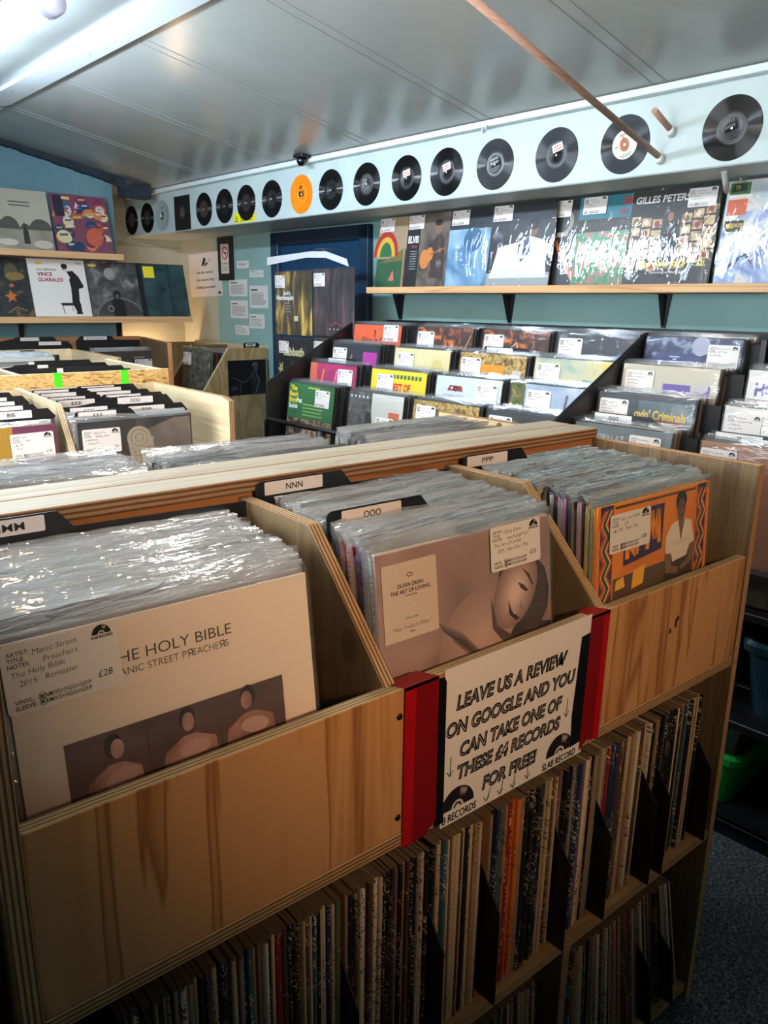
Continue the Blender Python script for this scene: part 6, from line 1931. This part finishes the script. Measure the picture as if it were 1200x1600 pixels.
# ================================================================== SLEEVES HANGING ON THE DOOR
hg = empty('display_hanger', rp(2.45, 3.13, 0.24), (0, 0, RW))
tag(hg, 'wire hanger with a white card band holding shiny sleeves on the blue door', 'hanger')
b = MB()
b.tube([(-0.055, 0.0, -0.045), (-0.045, 0, 0.008), (-0.035, 0, 0.016), (0.020, 0, 0.016), (0.028, 0, 0.008), (0.034, 0, -0.045)], 0.0022, plain((190, 192, 190), 0.3, 0.9), 8)
b.tube([(0.0, 0.0, 0.016), (0.0, 0.13, 0.022)], 0.0022, plain((190, 192, 190), 0.3, 0.9), 8)
b.build('wire_hook', hg)
b = MB()
b.prism([(-0.44, -0.050), (-0.10, -0.022), (0.06, -0.028), (0.23, -0.072), (0.215, -0.038), (0.06, 0.002), (-0.06, 0.006), (-0.435, -0.010)], 'Y', -0.001, 0.001, plain((208, 212, 216), 0.4), plain((208, 212, 216), 0.4))
b.build('card_band', hg, (0, -0.012, 0))
def h_jack(a):
    a.rect(-0.1575, 0, 0.1575, 0.315, mottle('dusky_gold_glare_print', [(0.3, (44, 38, 34)), (0.5, (86, 76, 52)), (0.60, (166, 134, 64)), (0.72, (232, 200, 106)), (0.9, (70, 60, 44))], 9, 3, 0.35, stretch=(2.2, 1, 0.5)))  # gold print, its bright streaks standing for glare on the plastic
    a.text("Jack's", -0.055, 0.200, 0.019, (226, 222, 212), width=0.065, align='c', bold=0.04); a.text('Mannequin', -0.072, 0.176, 0.022, (226, 222, 212), width=0.150, align='c', bold=0.04)
    for q in range(4):
        a.rect(-0.07, 0.155 - q * 0.014, -0.03 + 0.01 * (q % 2), 0.160 - q * 0.014, (150, 146, 136))
    a.rect(0.005, 0.07, 0.04, 0.095, (206, 196, 160))
def h_dark(a):
    a.rect(-0.1575, 0, 0.1575, 0.315, mottle('violet_dark_print', [(0.3, (38, 34, 36)), (0.55, (76, 66, 68)), (0.7, (120, 84, 96)), (0.85, (84, 74, 74))], 9, 3, 0.35, stretch=(2.2, 1, 0.5))); a.line([(-0.02, 0.05), (0.02, 0.065), (0.06, 0.05)], 0.005, (190, 60, 80)); 
    for q in range(4):
        a.rect(-0.03 + q * 0.03, 0.03, -0.02 + q * 0.03, 0.037, (206, 200, 196))
def h_sab(a):
    a.text('Sabbath', -0.10, 0.225, 0.040, (206, 194, 150), width=0.18, bold=0.05); a.text('Black', -0.112, 0.02, 0.036, (206, 194, 150), width=0.17, tilt=pi / 2, bold=0.05); a.text('Vol', 0.105, 0.20, 0.036, (206, 194, 150), width=0.10, tilt=-0.9, bold=0.05)
    for q in range(5):
        a.poly([(-0.08 + q * 0.04, 0.03), (-0.02 + q * 0.025, 0.20), (-0.03 + q * 0.05, 0.05)], (214, 132, 44))
HX = 2.43
for yl, x, z, c, d, lb, sx in ((3.487, HX, -0.160, (60, 52, 44), h_jack, 'shiny gold-brown sleeve hanging from the white card band on the door', -0.150), (3.170, HX + 0.006, -0.155, (50, 44, 46), h_dark, 'shiny dark violet sleeve hanging beside the gold-brown one', -0.145),
                               (3.480, HX, -0.490, (30, 30, 32), h_sab, 'dark sleeve with cream lettering hanging below the gold-brown one', -0.135), (3.170, HX + 0.006, -0.480, (44, 44, 48), h_dark, 'sleeve hanging lowest beside the cream-lettered one, half hidden by the rack', -0.150)):
    o = shown(yl, x, z, RW, 0, c, d, lb, 'sleeves hanging on the blue door', True, k=int(z * -100))
    price_sticker(o, sx, 0.235, 0.088, 0.062, -0.0064, ('', '', '', ''), '', 400 + int(z * -1000), 0, full=False)

# ================================================================== CRATE CONTENTS AND ODD PIECES LOW DOWN
r = random.Random(9)
for q in range(12):
    c = [(150, 196, 188), (206, 196, 190), (196, 150, 150), (40, 40, 44), (226, 220, 214), (90, 60, 50), (30, 30, 34)][q % 7]
    record('crated_record', rp(2.115 + 0.017 * q, 0.935 + r.uniform(-0.01, 0.01), -1.384), (radians(-14), 0, RW), c,
           'muted green sleeve facing out at the front of the green crate' if q == 0 else 'record standing behind the muted green sleeve in the green crate', None if q == 0 else 'records in the green crate')
for q in range(8):
    record('crated_record', rp(2.10 + 0.025 * q, 0.50 + r.uniform(-0.006, 0.006), -1.070), (radians(-8), 0, RW), DARK[q % 7], 'dark record standing in the teal crate', 'records in the teal crate')
record('display_record', rp(2.06, 0.945, -1.079), (radians(-4), radians(-20), RW), (206, 188, 140), 'cream sleeve leaning askew behind the teal crate')
record('display_record', rp(2.06, 0.770, -0.777), (radians(-6), 0, RW), (120, 122, 124), 'grey sleeve in shiny plastic at the right edge, below the tan brown one', None, FILM_DISP[2])
record('display_record', rp(2.05, 0.60, -0.775), (radians(-88), 0, RW), (206, 202, 196), 'pale sleeve lying flat on the middle black shelf at the right edge') if False else None
